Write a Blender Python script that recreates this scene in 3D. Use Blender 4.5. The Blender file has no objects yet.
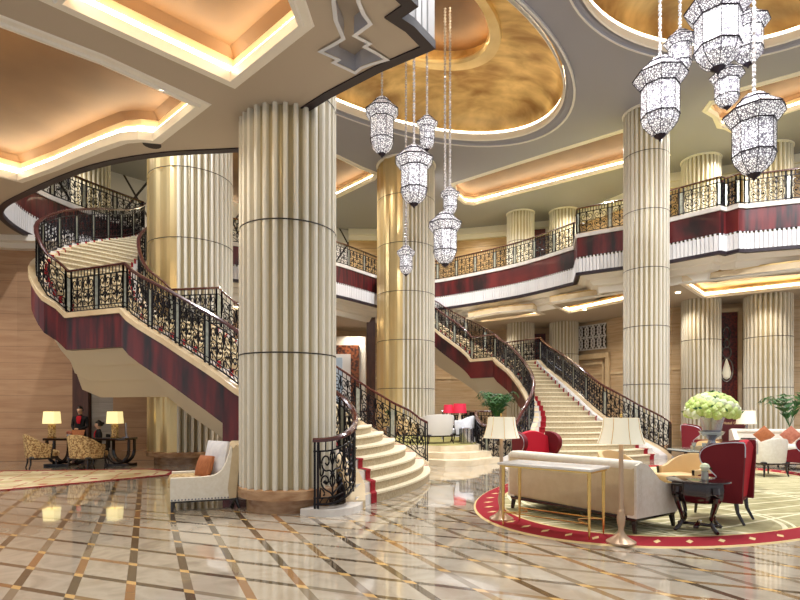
import bpy, bmesh, math, random
import numpy as np
from mathutils import Vector, Matrix
from mathutils.geometry import tessellate_polygon
PI = math.pi
S = bpy.context.scene
COL = S.collection
random.seed(7)

# ------------------------------------------------------------------ camera, world, lights, exposure
cd = bpy.data.cameras.new('camera'); cam = bpy.data.objects.new('camera', cd); COL.objects.link(cam)
cam.location = (0, 0, 1.6); cam.rotation_euler = (PI/2, 0, 0)
cd.sensor_width = 36; cd.lens = 24.3; cd.shift_y = 109/800; cd.clip_end = 200
S.camera = cam
S.view_settings.view_transform = 'Standard'; S.view_settings.look = 'None'
S.view_settings.exposure = -0.08; S.view_settings.gamma = 1; S.view_settings.use_curve_mapping = False
w = bpy.data.worlds.new('world'); S.world = w; w.use_nodes = True
w.node_tree.nodes['Background'].inputs[0].default_value = (.92, .95, 1.0, 1)
w.node_tree.nodes['Background'].inputs[1].default_value = .6
try:
    S.cycles.use_denoising = True
    S.cycles.max_bounces = 8; S.cycles.diffuse_bounces = 4; S.cycles.glossy_bounces = 4
    S.cycles.sample_clamp_indirect = 6
except Exception: pass

def lamp(kind, loc, energy, color=(1, .86, .68), **k):
    l = bpy.data.lights.new('downlight_or_fill_' + kind.lower(), kind); l.energy = energy; l.color = color
    rot = k.pop('rot', (0, 0, 0))
    for a, b in k.items(): setattr(l, a, b)
    o = bpy.data.objects.new('downlight', l); COL.objects.link(o); o.location = loc; o.rotation_euler = rot  # shared name; the forward-tilted spots among these are added fill
    return o
ZC = 12.05
WARM = (1, .89, .74); NEUT = (.98, .98, 1.0)
for x, y, e in [(-4.5, 9.6, 1500), (1.5, 9.4, 2200), (6.5, 9.2, 2600), (11, 9.2, 2600), (15, 10, 2000)]:
    lamp('SPOT', (x, y, ZC-.05), e, NEUT, rot=(math.radians(48), 0, 0), spot_size=1.7, spot_blend=.9, shadow_soft_size=.15)  # fill spots added to brighten the column fronts, no fitting behind them
# recessed spots in the high ceiling
for x, y in [(-7.5, 13), (-3.5, 23.5), (1.5, 24.5), (3.5, 12), (5, 25.5), (8.2, 22), (11.5, 19), (12.8, 14), (3, 9.5), (7, 8.5)]:
    lamp('SPOT', (x, y, ZC-.05), 1900, NEUT, spot_size=2.5, spot_blend=.8, shadow_soft_size=.12)
# recessed spots under the mezzanine
for x, y in [(13.7, 20.3), (11.3, 21.8), (9.2, 25.2), (4.9, 27.9), (3, 29.8), (-2.5, 29.2), (-7, 24.6), (16.5, 19.2)]:
    lamp('SPOT', (x, y, 6.03), 260, WARM, spot_size=2.4, spot_blend=.8, shadow_soft_size=.08)
for x, y in [(-10.3, 11.9), (-6.9, 9.6), (-11.5, 13.5), (-3.4, 7.7), (-7, 5.2), (-1.2, 4.6)]:
    lamp('SPOT', (x, y, 6.15), 330, WARM, spot_size=2.4, spot_blend=.8, shadow_soft_size=.08)
# upper gallery
for x, y in [(-13, 20), (-9, 25.3), (-3, 29.6), (4, 29.6), (8.6, 26.8), (13, 21.2), (16, 19.6)]:
    lamp('SPOT', (x, y, ZC-.05), 500, WARM, spot_size=2.5, spot_blend=.8, shadow_soft_size=.08)

# ------------------------------------------------------------------ materials
def srgb(r, g, b): return tuple(((c/255)/12.92 if c/255 <= .04045 else ((c/255+.055)/1.055)**2.4) for c in (r, g, b)) + (1,)
class NT:
    def __init__(s, m): s.t = m.node_tree; s.n = s.t.nodes; s.l = s.t.links; s.b = s.n['Principled BSDF']
    def new(s, ty, **k):
        n = s.n.new(ty)
        for a, b in k.items(): setattr(n, a, b)
        return n
    def put(s, inp, v):
        if hasattr(v, 'is_output') or isinstance(v, bpy.types.NodeSocket): s.l.new(v, inp)
        else: inp.default_value = v
    def m(s, op, *a):
        n = s.new('ShaderNodeMath', operation=op)
        for i, v in enumerate(a): s.put(n.inputs[i], v)
        return n.outputs[0]
    def co(s, which='Object'): return s.new('ShaderNodeTexCoord').outputs[which]
    def xyz(s, v=None):
        n = s.new('ShaderNodeSeparateXYZ'); s.l.new(v or s.co(), n.inputs[0]); return n.outputs
    def mapv(s, scale=(1, 1, 1), v=None):
        n = s.new('ShaderNodeMapping'); n.inputs['Scale'].default_value = scale; s.l.new(v or s.co(), n.inputs[0]); return n.outputs[0]
    def noise(s, scale, detail=3, v=None, dist=0):
        n = s.new('ShaderNodeTexNoise'); n.inputs['Scale'].default_value = scale; n.inputs['Detail'].default_value = detail
        n.inputs['Distortion'].default_value = dist
        s.l.new(v or s.co(), n.inputs['Vector']); return n.outputs[0]
    def ramp(s, f, stops, interp='LINEAR'):
        n = s.new('ShaderNodeValToRGB'); s.l.new(f, n.inputs[0]); r = n.color_ramp; r.interpolation = interp
        while len(r.elements) < len(stops): r.elements.new(.5)
        for e, (p, c) in zip(r.elements, stops): e.position = p; e.color = c
        return n.outputs[0]
    def mix(s, f, a, b):
        n = s.new('ShaderNodeMix', data_type='RGBA'); s.put(n.inputs[0], f); s.put(n.inputs[6], a); s.put(n.inputs[7], b); return n.outputs[2]
    def color(s, c): s.put(s.b.inputs['Base Color'], c)
def mat(name, col=(.8, .8, .8, 1), rough=.5, metal=0, coat=0, emit=None, es=0, spec=None):
    m = bpy.data.materials.new(name); m.use_nodes = True; m.diffuse_color = col
    b = m.node_tree.nodes['Principled BSDF']
    b.inputs['Base Color'].default_value = col; b.inputs['Roughness'].default_value = rough; b.inputs['Metallic'].default_value = metal
    b.inputs['Coat Weight'].default_value = coat
    if spec is not None: b.inputs['Specular IOR Level'].default_value = spec
    if emit: b.inputs['Emission Color'].default_value = emit; b.inputs['Emission Strength'].default_value = es
    return m
def nmat(name, c1, c2, scale=3, rough=.5, metal=0, sc=(1, 1, 1), coat=0, lo=.3, hi=.7, detail=4, dist=0):
    m = mat(name, c1, rough, metal, coat); t = NT(m)
    t.color(t.ramp(t.noise(scale, detail, t.mapv(sc), dist), [(lo, c1), (hi, c2)])); return m
M = {}
M['column'] = nmat('fluted_stone', srgb(228, 223, 208), srgb(220, 213, 196), .8, .25, sc=(1, 1, .4))
M['groove'] = mat('tan_groove', srgb(182, 168, 134), .3, .2)  # flute floors, a darker tan than the ridges
M['column_base'] = nmat('brown_marble', srgb(196, 160, 122), srgb(150, 108, 74), 4, .2, sc=(1, 1, 3))
M['brass'] = nmat('brass_cladding', srgb(236, 212, 158), srgb(216, 186, 126), 1.2, .28, .6, sc=(1, 1, .3))
M['seam'] = mat('seam', (.03, .025, .02, 1), .8)
def mahog():
    m = mat('mahogany', rough=.38, coat=.08); t = NT(m)
    x = t.xyz(); a = t.m('ADD', x[0], t.m('MULTIPLY', x[1], .8))
    c = t.new('ShaderNodeCombineXYZ'); t.put(c.inputs[0], t.m('MULTIPLY', a, 4.5)); t.put(c.inputs[1], t.m('MULTIPLY', x[2], .35))
    t.color(t.ramp(t.noise(1.6, 4, c.outputs[0]), [(.35, srgb(30, 10, 12)), (.5, srgb(82, 18, 22)), (.65, srgb(108, 28, 28))]))
    return m
M['mahogany'] = mahog()
M['iron'] = mat('wrought_iron', srgb(26, 24, 30), .35, .6)
M['rail_wood'] = mat('handrail_wood', srgb(74, 34, 30), .2, 0, .5)
M['inset'] = nmat('silver_inset', srgb(190, 196, 186), srgb(150, 152, 138), 14, .3, .5)
M['coping'] = nmat('cream_marble', srgb(236, 216, 180), srgb(214, 188, 148), 2, .25)
M['white_flute'] = mat('white_fluting', srgb(226, 224, 224), .35)
M['navy_trim'] = mat('dark_trim', srgb(34, 18, 28), .5, 0, .0)
M['plaster'] = mat('ceiling_plaster', srgb(154, 154, 164), .6)
M['soffit'] = mat('soffit_plaster', srgb(186, 172, 154), .7)
M['under'] = mat('stair_underside_plaster', srgb(214, 202, 178), .6)
M['cornice'] = mat('cornice_plaster', srgb(240, 234, 222), .45)
M['gold'] = nmat('gold_leaf', srgb(238, 206, 140), srgb(160, 122, 72), .7, .38, .5, sc=(1, 2.2, 1), detail=9, dist=.35, lo=.36, hi=.66)
M['bronze'] = nmat('gold_brown_paint', srgb(122, 90, 60), srgb(94, 66, 42), .6, .5, .2)
M['led'] = mat('led', (1, .9, .65, 1), .5, emit=(1, .85, .58, 1), es=20)
M['led_w'] = mat('led_white', (1, .9, .7, 1), .5, emit=(1, .86, .6, 1), es=9)
M['silver'] = mat('silver_paint', srgb(210, 212, 222), .3, .3)
def wallm(name, c1, c2, c3, band=.45):
    m = mat(name, rough=.35); t = NT(m); x = t.xyz()
    n = t.noise(2.0, 5, t.mapv((.5, .5, 5)), .6)
    c = t.ramp(n, [(.25, c1), (.5, c2), (.75, c3)])
    f = t.m('FRACT', t.m('DIVIDE', x[2], band))
    line = t.m('LESS_THAN', f, .02)
    row = t.m('FLOOR', t.m('DIVIDE', x[2], band))
    wn = t.new('ShaderNodeTexWhiteNoise', noise_dimensions='1D'); t.put(wn.inputs['W'], row)
    c = t.mix(t.m('MULTIPLY', wn.outputs[0], .25), c, c3)
    t.color(t.mix(line, c, tuple(v*.55 for v in c3[:3]) + (1,)))
    return m
M['wall'] = wallm('beige_marble_wall', srgb(226, 204, 172), srgb(216, 190, 154), srgb(198, 166, 126))
M['wall_l'] = wallm('tan_marble_wall', srgb(196, 160, 126), srgb(186, 148, 114), srgb(170, 130, 98), .5)
M['wall_up'] = wallm('upper_gold_wall', srgb(222, 196, 156), srgb(206, 174, 128), srgb(182, 146, 100), 1.1)
M['wall_grey'] = wallm('pale_grey_marble', srgb(208, 206, 206), srgb(190, 184, 182), srgb(170, 164, 164), .3)
M['dark_wood'] = nmat('dark_brown_wood', srgb(92, 54, 38), srgb(66, 36, 26), 3, .35, sc=(4, 4, .6))
M['step'] = nmat('step_marble', srgb(228, 214, 186), srgb(204, 184, 150), 3, .25)
M['white_marble'] = nmat('white_marble', srgb(232, 228, 222), srgb(208, 202, 196), 3, .2)
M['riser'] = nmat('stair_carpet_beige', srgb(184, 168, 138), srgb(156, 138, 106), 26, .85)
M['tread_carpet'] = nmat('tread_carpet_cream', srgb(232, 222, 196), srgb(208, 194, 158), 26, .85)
M['red_carpet'] = mat('red_carpet', srgb(150, 16, 30), .9)
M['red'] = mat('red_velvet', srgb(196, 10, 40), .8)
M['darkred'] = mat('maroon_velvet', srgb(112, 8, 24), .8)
M['black_wood'] = mat('black_wood', srgb(34, 22, 20), .2, 0, .4)
M['brown_gloss'] = mat('dark_mahogany_gloss', srgb(34, 14, 14), .12, 0, .6)
M['cream'] = nmat('cream_fabric', srgb(236, 230, 216), srgb(226, 218, 200), 20, .85)
M['sofa_back'] = nmat('taupe_fabric', srgb(206, 188, 154), srgb(196, 176, 142), 8, .85)
M['white_fab'] = nmat('white_fabric', srgb(238, 236, 236), srgb(214, 214, 220), 9, .8)
M['grey_fab'] = mat('grey_fabric', srgb(196, 190, 180), .85)
M['tan'] = mat('tan_fabric', srgb(222, 190, 138), .8)
M['orange'] = nmat('orange_fabric', srgb(190, 118, 70), srgb(156, 88, 50), 6, .7, sc=(14, 2, 2))
M['pink'] = nmat('rose_fabric', srgb(196, 126, 98), srgb(170, 96, 74), 12, .7)
M['pattern'] = nmat('patterned_gold_fabric', srgb(222, 194, 140), srgb(142, 104, 62), 22, .75, lo=.42, hi=.58)
M['quilt'] = nmat('gold_brocade', srgb(220, 196, 148), srgb(160, 128, 78), 22, .7, lo=.42, hi=.6)
M['brassy'] = mat('polished_brass', srgb(232, 196, 120), .18, .9)
M['copper'] = mat('rose_gold_metal', srgb(198, 168, 138), .35, .4)
M['glassy'] = mat('glass_top', srgb(214, 222, 216), .05, 0, .5); M['glassy'].node_tree.nodes['Principled BSDF'].inputs['Transmission Weight'].default_value = .6
M['shade'] = mat('lamp_shade', srgb(246, 238, 214), .8, emit=srgb(255, 244, 214), es=.28)
M['shade_y'] = mat('lit_lamp_shade', srgb(250, 236, 180), .8, emit=srgb(255, 238, 170), es=.9)
M['shade_r'] = mat('pink_red_shade', srgb(206, 40, 70), .7, emit=srgb(230, 40, 60), es=.25)
M['urn'] = mat('pewter', srgb(168, 168, 176), .22, .85)
M['green'] = nmat('hydrangea_green', srgb(176, 204, 92), srgb(222, 232, 160), 7, .8)
M['green_b'] = nmat('hydrangea_white', srgb(238, 236, 214), srgb(206, 222, 170), 9, .8)
M['leaf'] = nmat('leaf_green', srgb(30, 74, 30), srgb(60, 110, 44), 6, .5)
M['skin'] = mat('skin', srgb(224, 180, 152), .55)
M['hair'] = mat('black_hair', srgb(28, 18, 18), .35)
M['suit'] = mat('black_cloth', srgb(24, 20, 26), .8)
M['crystal_dark'] = mat('lantern_frame', srgb(50, 42, 52), .3, .7)
M['cable'] = nmat('crystal_beads', srgb(244, 240, 240), srgb(150, 140, 136), 28, .2, .2)
M['rust'] = nmat('mosaic_rust', srgb(150, 84, 46), srgb(60, 28, 18), 7, .35, lo=.42, hi=.58)
M['niche'] = nmat('red_brown_relief', srgb(120, 40, 26), srgb(62, 18, 16), 16, .35, lo=.4, hi=.6)
M['maroon_board'] = mat('maroon_board', srgb(78, 20, 24), .35)
M['blue_glass'] = mat('shop_screen', srgb(150, 165, 180), .2, emit=srgb(180, 195, 210), es=.25)
M['mirror'] = mat('bright_mirror', srgb(240, 240, 240), .05, 1)
M['dark'] = mat('dark_recess', srgb(40, 30, 26), .7)
M['terrace_carpet'] = nmat('olive_carpet_plain', srgb(168, 158, 92), srgb(132, 124, 66), 5, .95)
M['paper'] = mat('paper', srgb(240, 240, 236), .7)
def crystal():
    m = mat('crystal_glass', srgb(240, 240, 246), .15); t = NT(m)
    v = t.new('ShaderNodeTexVoronoi', feature='DISTANCE_TO_EDGE'); v.inputs['Scale'].default_value = 22; t.l.new(t.co(), v.inputs['Vector'])
    c = t.ramp(v.outputs['Distance'], [(.0, srgb(60, 56, 66)), (.1, srgb(128, 124, 130)), (.26, srgb(250, 248, 248))])
    t.color(c); t.l.new(c, t.b.inputs['Emission Color']); t.b.inputs['Emission Strength'].default_value = .95
    return m
M['crystal'] = crystal()
def diamonds():
    m = mat('white_diamond_panel', rough=.4); t = NT(m); x = t.xyz()
    a = t.m('MULTIPLY', t.m('ADD', t.m('MULTIPLY', x[0], .685), t.m('MULTIPLY', x[1], .73)), .62); b = t.m('MULTIPLY', x[2], .4)
    l1 = t.m('LESS_THAN', t.m('ABSOLUTE', t.m('SUBTRACT', t.m('FRACT', t.m('ADD', a, b)), .5)), .035)
    l2 = t.m('LESS_THAN', t.m('ABSOLUTE', t.m('SUBTRACT', t.m('FRACT', t.m('SUBTRACT', a, b)), .5)), .035)
    t.color(t.mix(t.m('MAXIMUM', l1, l2), srgb(214, 212, 214), srgb(40, 34, 40))); return m
M['diamond'] = diamonds()
def floorm():
    m = mat('marble_floor', rough=.07); t = NT(m); x = t.xyz()
    def lin(nx, ny, ph, sp): return t.m('DIVIDE', t.m('SUBTRACT', t.m('ADD', t.m('MULTIPLY', x[0], nx), t.m('MULTIPLY', x[1], ny)), ph), sp)
    a = t.m('ADD', lin(.906, .424, -.134, .466), .5); b = t.m('ADD', lin(.349, .937, .14, .457), .5)
    ia, ib = t.m('FLOOR', a), t.m('FLOOR', b)
    da = t.m('ABSOLUTE', t.m('SUBTRACT', t.m('FRACT', a), .5)); db = t.m('ABSOLUTE', t.m('SUBTRACT', t.m('FRACT', b), .5))
    s1 = t.m('LESS_THAN', da, .085); s2 = t.m('LESS_THAN', db, .075)
    def rnd(u, v, k):
        c = t.new('ShaderNodeCombineXYZ'); t.put(c.inputs[0], u); t.put(c.inputs[1], v); c.inputs[2].default_value = k
        wn = t.new('ShaderNodeTexWhiteNoise', noise_dimensions='3D'); t.l.new(c.outputs[0], wn.inputs['Vector']); return wn.outputs['Value']
    pal = [(0, srgb(60, 50, 42)), (.22, srgb(138, 124, 104)), (.42, srgb(156, 124, 84)), (.58, srgb(146, 136, 118)), (.76, srgb(44, 38, 34)), (.92, srgb(160, 108, 60))]
    hb = t.m('FLOOR', t.m('ADD', b, .5)); ha = t.m('FLOOR', t.m('ADD', a, .5))
    c1 = t.ramp(rnd(ia, hb, 1.5), pal, 'CONSTANT'); c2 = t.ramp(rnd(ha, ib, 7.5), pal, 'CONSTANT')
    vein = t.noise(1.7, 6, None, 1.5); n2 = t.noise(14, 3)
    base = t.ramp(vein, [(.3, srgb(164, 154, 138)), (.5, srgb(196, 187, 170)), (.7, srgb(176, 165, 147))])
    base = t.mix(t.m('MULTIPLY', rnd(ha, hb, 3.5), .35), base, srgb(190, 170, 142))
    st = t.mix(s1, t.mix(s2, base, c2), c1)
    st = t.mix(t.m('MULTIPLY', t.m('MAXIMUM', s1, s2), t.m('MULTIPLY', n2, .6)), st, srgb(150, 128, 98))
    t.color(t.mix(t.m('MULTIPLY', s1, s2), st, srgb(222, 182, 118)))
    t.b.inputs['Specular IOR Level'].default_value = .9; t.b.inputs['Coat Weight'].default_value = .7; t.b.inputs['Coat Roughness'].default_value = .03
    return m
M['floor'] = floorm()
RC = (5.57, 10.8); RA = (.677, .736); RM, RN = 5.6, 3.05
def rugm():
    m = mat('olive_rug', rough=.95); t = NT(m); x = t.xyz()
    dx = t.m('SUBTRACT', x[0], RC[0]); dy = t.m('SUBTRACT', x[1], RC[1])
    fs = []
    for cx, cy, rr, wd in [(4.1, 7.9, 1.25, .05), (4.1, 7.9, 1.37, .035), (4.6, 9.4, 2.5, .06), (4.6, 9.4, 2.66, .035), (2.4, 9.4, 1.5, .05), (8.2, 12.6, 2.4, .06), (8.2, 12.6, 2.6, .04), (4.0, 12.3, 1.6, .06)]:
        a = t.m('SUBTRACT', x[0], cx); b = t.m('SUBTRACT', x[1], cy)
        r = t.m('SQRT', t.m('ADD', t.m('MULTIPLY', a, a), t.m('MULTIPLY', b, b)))
        fs.append(t.m('LESS_THAN', t.m('ABSOLUTE', t.m('SUBTRACT', r, rr)), wd/1.6))
    for cx, cy, n in [(3.3, 7.7, 8), (11.5, 11.2, 90)]:
        a = t.m('SUBTRACT', x[0], cx); b = t.m('SUBTRACT', x[1], cy)
        an = t.m('MULTIPLY', t.m('ARCTAN2', b, a), n/(2*PI)); r = t.m('SQRT', t.m('ADD', t.m('MULTIPLY', a, a), t.m('MULTIPLY', b, b)))
        fs.append(t.m('LESS_THAN', t.m('MULTIPLY', t.m('ABSOLUTE', t.m('SUBTRACT', t.m('FRACT', t.m('ADD', an, 50.25)), .5)), t.m('MULTIPLY', r, 2*PI/n)), .022))
    f = fs[0]
    for g in fs[1:]: f = t.m('MAXIMUM', f, g)
    nz = t.ramp(t.noise(4, 4), [(.35, srgb(184, 174, 130)), (.65, srgb(154, 145, 100))])
    t.color(t.mix(t.m('MULTIPLY', f, .85), nz, srgb(236, 228, 190))); return m
def borderm():
    m = mat('red_rug_border', rough=.95); t = NT(m); x = t.xyz()
    dx = t.m('SUBTRACT', x[0], RC[0]); dy = t.m('SUBTRACT', x[1], RC[1])
    u = t.m('DIVIDE', t.m('ADD', t.m('MULTIPLY', dx, RA[0]), t.m('MULTIPLY', dy, RA[1])), RM)
    v = t.m('DIVIDE', t.m('SUBTRACT', t.m('MULTIPLY', dy, RA[0]), t.m('MULTIPLY', dx, RA[1])), RN)
    r = t.m('SQRT', t.m('ADD', t.m('MULTIPLY', u, u), t.m('MULTIPLY', v, v)))
    th = t.m('MULTIPLY', t.m('ARCTAN2', v, u), 56/(2*PI))
    dth = t.m('ABSOLUTE', t.m('SUBTRACT', t.m('FRACT', t.m('ADD', th, 50)), .5)); dr = t.m('ABSOLUTE', t.m('DIVIDE', t.m('SUBTRACT', r, .94), .06))
    dia = t.m('LESS_THAN', t.m('ADD', t.m('MULTIPLY', dth, 2.8), dr), .34)
    ring = t.m('GREATER_THAN', dr, .86)
    t.color(t.mix(t.m('MAXIMUM', dia, ring), srgb(150, 10, 30), srgb(224, 196, 140))); return m
M['rug'] = rugm(); M['border'] = borderm()
def lrug():
    m = nmat('cream_red_rug', srgb(226, 214, 176), srgb(196, 176, 130), 1.6, .9, lo=.4, hi=.6); t = NT(m); x = t.xyz()
    a = t.m('MULTIPLY', t.m('ADD', x[0], t.m('MULTIPLY', x[1], -.6)), .8); b = t.m('MULTIPLY', t.m('ADD', x[1], t.m('MULTIPLY', x[0], .6)), .8)
    d = t.m('ADD', t.m('ABSOLUTE', t.m('SUBTRACT', t.m('FRACT', a), .5)), t.m('ABSOLUTE', t.m('SUBTRACT', t.m('FRACT', b), .5)))
    f = t.m('MAXIMUM', t.m('LESS_THAN', d, .1), t.m('LESS_THAN', t.m('ABSOLUTE', t.m('SUBTRACT', d, .55)), .02))
    src = t.b.inputs['Base Color'].links[0].from_socket
    t.color(t.mix(f, src, srgb(176, 40, 44))); return m
M['lrug'] = lrug()

# ------------------------------------------------------------------ mesh building
class MB:
    def __init__(s): s.v = []; s.f = []; s.mi = []; s.k = 0
    def add(s, vs, fs):
        b = len(s.v); s.v += [tuple(p) for p in vs]; s.f += [tuple(b+i for i in f) for f in fs]; s.mi += [s.k]*len(fs); return s
    def mat(s, k): s.k = k; return s
    def box(s, x0, x1, y0, y1, z0, z1):
        return s.add([(x0,y0,z0),(x1,y0,z0),(x1,y1,z0),(x0,y1,z0),(x0,y0,z1),(x1,y0,z1),(x1,y1,z1),(x0,y1,z1)],
                     [(0,3,2,1),(4,5,6,7),(0,1,5,4),(1,2,6,5),(2,3,7,6),(3,0,4,7)])
    def rbox(s, x0, x1, y0, y1, z0, z1, r=.03, seg=3):
        bm = bmesh.new(); bmesh.ops.create_cube(bm, size=1)
        for v in bm.verts: v.co = Vector(((x0+x1)/2+v.co.x*(x1-x0), (y0+y1)/2+v.co.y*(y1-y0), (z0+z1)/2+v.co.z*(z1-z0)))
        bmesh.ops.bevel(bm, geom=bm.edges[:], offset=r, segments=seg, profile=.5, affect='EDGES')
        s.bm(bm); return s
    def bm(s, bm, mtx=None):
        bm.verts.index_update(); b = [(mtx @ v.co if mtx else v.co) for v in bm.verts]
        s.add([tuple(c) for c in b], [[v.index for v in f.verts] for f in bm.faces]); bm.free()
    def loops(s, L, close=True, caps=True):      # list of rings with the same count
        n = len(L[0]); vs = [p for r in L for p in r]; fs = []
        for i in range(len(L)-1):
            for j in range(n if close else n-1):
                k = (j+1) % n; fs.append((i*n+j, i*n+k, (i+1)*n+k, (i+1)*n+j))
        if caps: fs.append(tuple(range(n))[::-1]); fs.append(tuple(range((len(L)-1)*n, len(L)*n)))
        return s.add(vs, fs)
    def lathe(s, prof, cx=0, cy=0, n=24, caps=True, ph=0):
        return s.loops([[(cx+r*math.cos(ph+2*PI*j/n), cy+r*math.sin(ph+2*PI*j/n), z) for j in range(n)] for r, z in prof], True, caps)
    def tube(s, pts, r, n=6, caps=True, rads=None):
        P = [Vector(p) for p in pts]; L = []
        up = Vector((0, 0, 1))
        for i, p in enumerate(P):
            t = (P[min(i+1, len(P)-1)] - P[max(i-1, 0)])
            if t.length < 1e-9: t = Vector((0, 0, 1))
            t.normalize()
            a = t.cross(up)
            if a.length < .05: a = t.cross(Vector((0, 1, .01)))
            a.normalize(); b = a.cross(t); rr = rads[i] if rads else r
            L.append([tuple(p + a*rr*math.cos(2*PI*j/n) + b*rr*math.sin(2*PI*j/n)) for j in range(n)])
        return s.loops(L, True, caps)
    def prism(s, poly, z0, z1, axis='z'):
        n = len(poly)
        def q(a, b, c): return (a, b, c) if axis == 'z' else ((c, a, b) if axis == 'x' else (a, c, b))
        vs = [q(a, b, z0) for a, b in poly] + [q(a, b, z1) for a, b in poly]
        fs = [(i, (i+1) % n, n+(i+1) % n, n+i) for i in range(n)]
        tri = tessellate_polygon([[Vector((a, b, 0)) for a, b in poly]])
        for t in tri: fs.append((t[2], t[1], t[0])); fs.append((t[0]+n, t[1]+n, t[2]+n))
        return s.add(vs, fs)
    def flat(s, polys, z):
        pts = [Vector((a, b, 0)) for p in polys for a, b in p]
        tri = tessellate_polygon([[Vector((a, b, 0)) for a, b in p] for p in polys])
        return s.add([(p.x, p.y, z) for p in pts], [tuple(t) for t in tri])
    def grid(s, rows, flip=False):
        return s.loops(rows, False, False)
    def build(s, name, m, parent=None, org=None, smooth=True, tagd=None):
        me = bpy.data.meshes.new(name)
        o = org
        if o is None and parent is not None and parent.get('_w') is not None: o = tuple(parent['_w'])
        vs = s.v if o is None else [(a-o[0], b-o[1], c-o[2]) for a, b, c in s.v]
        me.from_pydata(vs, [], s.f); me.validate()
        ms = m if isinstance(m, (list, tuple)) else [m]
        for q in ms: me.materials.append(M[q] if isinstance(q, str) else q)
        if len(ms) > 1 and len(me.polygons) == len(s.mi): me.polygons.foreach_set('material_index', s.mi)
        bm = bmesh.new(); bm.from_mesh(me); bmesh.ops.recalc_face_normals(bm, faces=bm.faces[:]); bm.to_mesh(me); bm.free()
        if smooth:
            me.polygons.foreach_set('use_smooth', [True]*len(me.polygons)); me.set_sharp_from_angle(angle=.6)
        ob = bpy.data.objects.new(name, me); COL.objects.link(ob)
        if parent is not None:
            ob.parent = parent
            if parent.get('_w') is not None: ob['_w'] = parent['_w']
        return ob
def tag(o, label, cat, group=None, kind=None):
    o['label'] = label; o['category'] = cat
    if group: o['group'] = group
    if kind: o['kind'] = kind
    return o
def thing(name, label, cat, loc=(0, 0, 0), rz=0, group=None, world=False, kind=None):
    o = bpy.data.objects.new(name, None); COL.objects.link(o); o.location = loc; o.rotation_euler = (0, 0, rz)
    o.empty_display_size = .1
    if world: o['_w'] = list(loc)
    return tag(o, label, cat, group, kind)
def struct(o): o['kind'] = 'structure'; return o
def copy_tree(o, parent=None):
    c = o.copy(); COL.objects.link(c); c.parent = parent
    for ch in list(o.children): copy_tree(ch, c)
    return c
def at(px, py, z):        # a point of the photograph on the level z
    d = 540*(z-1.6)/(409-py); return ((px-400)/540*d, d)

# path tools -------------------------------------------------------
def smooth_path(P, per=6):
    P = [Vector(p) for p in P]; out = []
    for i in range(len(P)-1):
        p0 = P[max(i-1, 0)]; p1 = P[i]; p2 = P[i+1]; p3 = P[min(i+2, len(P)-1)]
        for k in range(per):
            t = k/per
            out.append(.5*((2*p1) + (p2-p0)*t + (2*p0-5*p1+4*p2-p3)*t*t + (3*p1-p0-3*p2+p3)*t**3))
    out.append(P[-1]); return out
def resample(P, step):
    P = [Vector(p) for p in P]; L = [0]
    for a, b in zip(P, P[1:]): L.append(L[-1] + math.hypot(b.x-a.x, b.y-a.y))
    n = max(1, round(L[-1]/step)); out = []
    for i in range(n+1):
        out.append(along(P, L, L[-1]*i/n))
    return out
def along(P, L, s):
    for i in range(len(P)-1):
        if s <= L[i+1] or i == len(P)-2:
            k = (s-L[i])/max(L[i+1]-L[i], 1e-9); return P[i].lerp(P[i+1], k)
def lens(P):
    L = [0]
    for a, b in zip(P, P[1:]): L.append(L[-1] + math.hypot(b.x-a.x, b.y-a.y))
    return L
def offset(P, d):          # positive = to the left of travel
    P = [Vector(p) for p in P]; out = []
    for i, p in enumerate(P):
        def nrm(a, b):
            t = Vector((b.x-a.x, b.y-a.y)); t.normalize(); return Vector((-t.y, t.x))
        n1 = nrm(P[i-1], p) if i else None; n2 = nrm(p, P[i+1]) if i < len(P)-1 else None
        if n1 is None: n = n2
        elif n2 is None: n = n1
        else:
            n = n1+n2; n.normalize(); n = n/max(.45, n.dot(n1))
        out.append(Vector((p.x+n.x*d, p.y+n.y*d, p.z)))
    return out
def band(mb, P, o0, o1, z0, z1):    # rectangular section swept along P, z relative to P
    A = offset(P, o0); B = offset(P, o1)
    mb.loops([[(a.x, a.y, a.z+z0), (b.x, b.y, b.z+z0), (b.x, b.y, b.z+z1), (a.x, a.y, a.z+z1)] for a, b in zip(A, B)])
    return mb
def strip(mb, P, prof):             # open profile [(offset, dz)...] swept along P
    R = [[(q.x, q.y, q.z+dz) for q in offset(P, o)] for o, dz in prof]
    mb.loops(R, False, False); return mb

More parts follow.
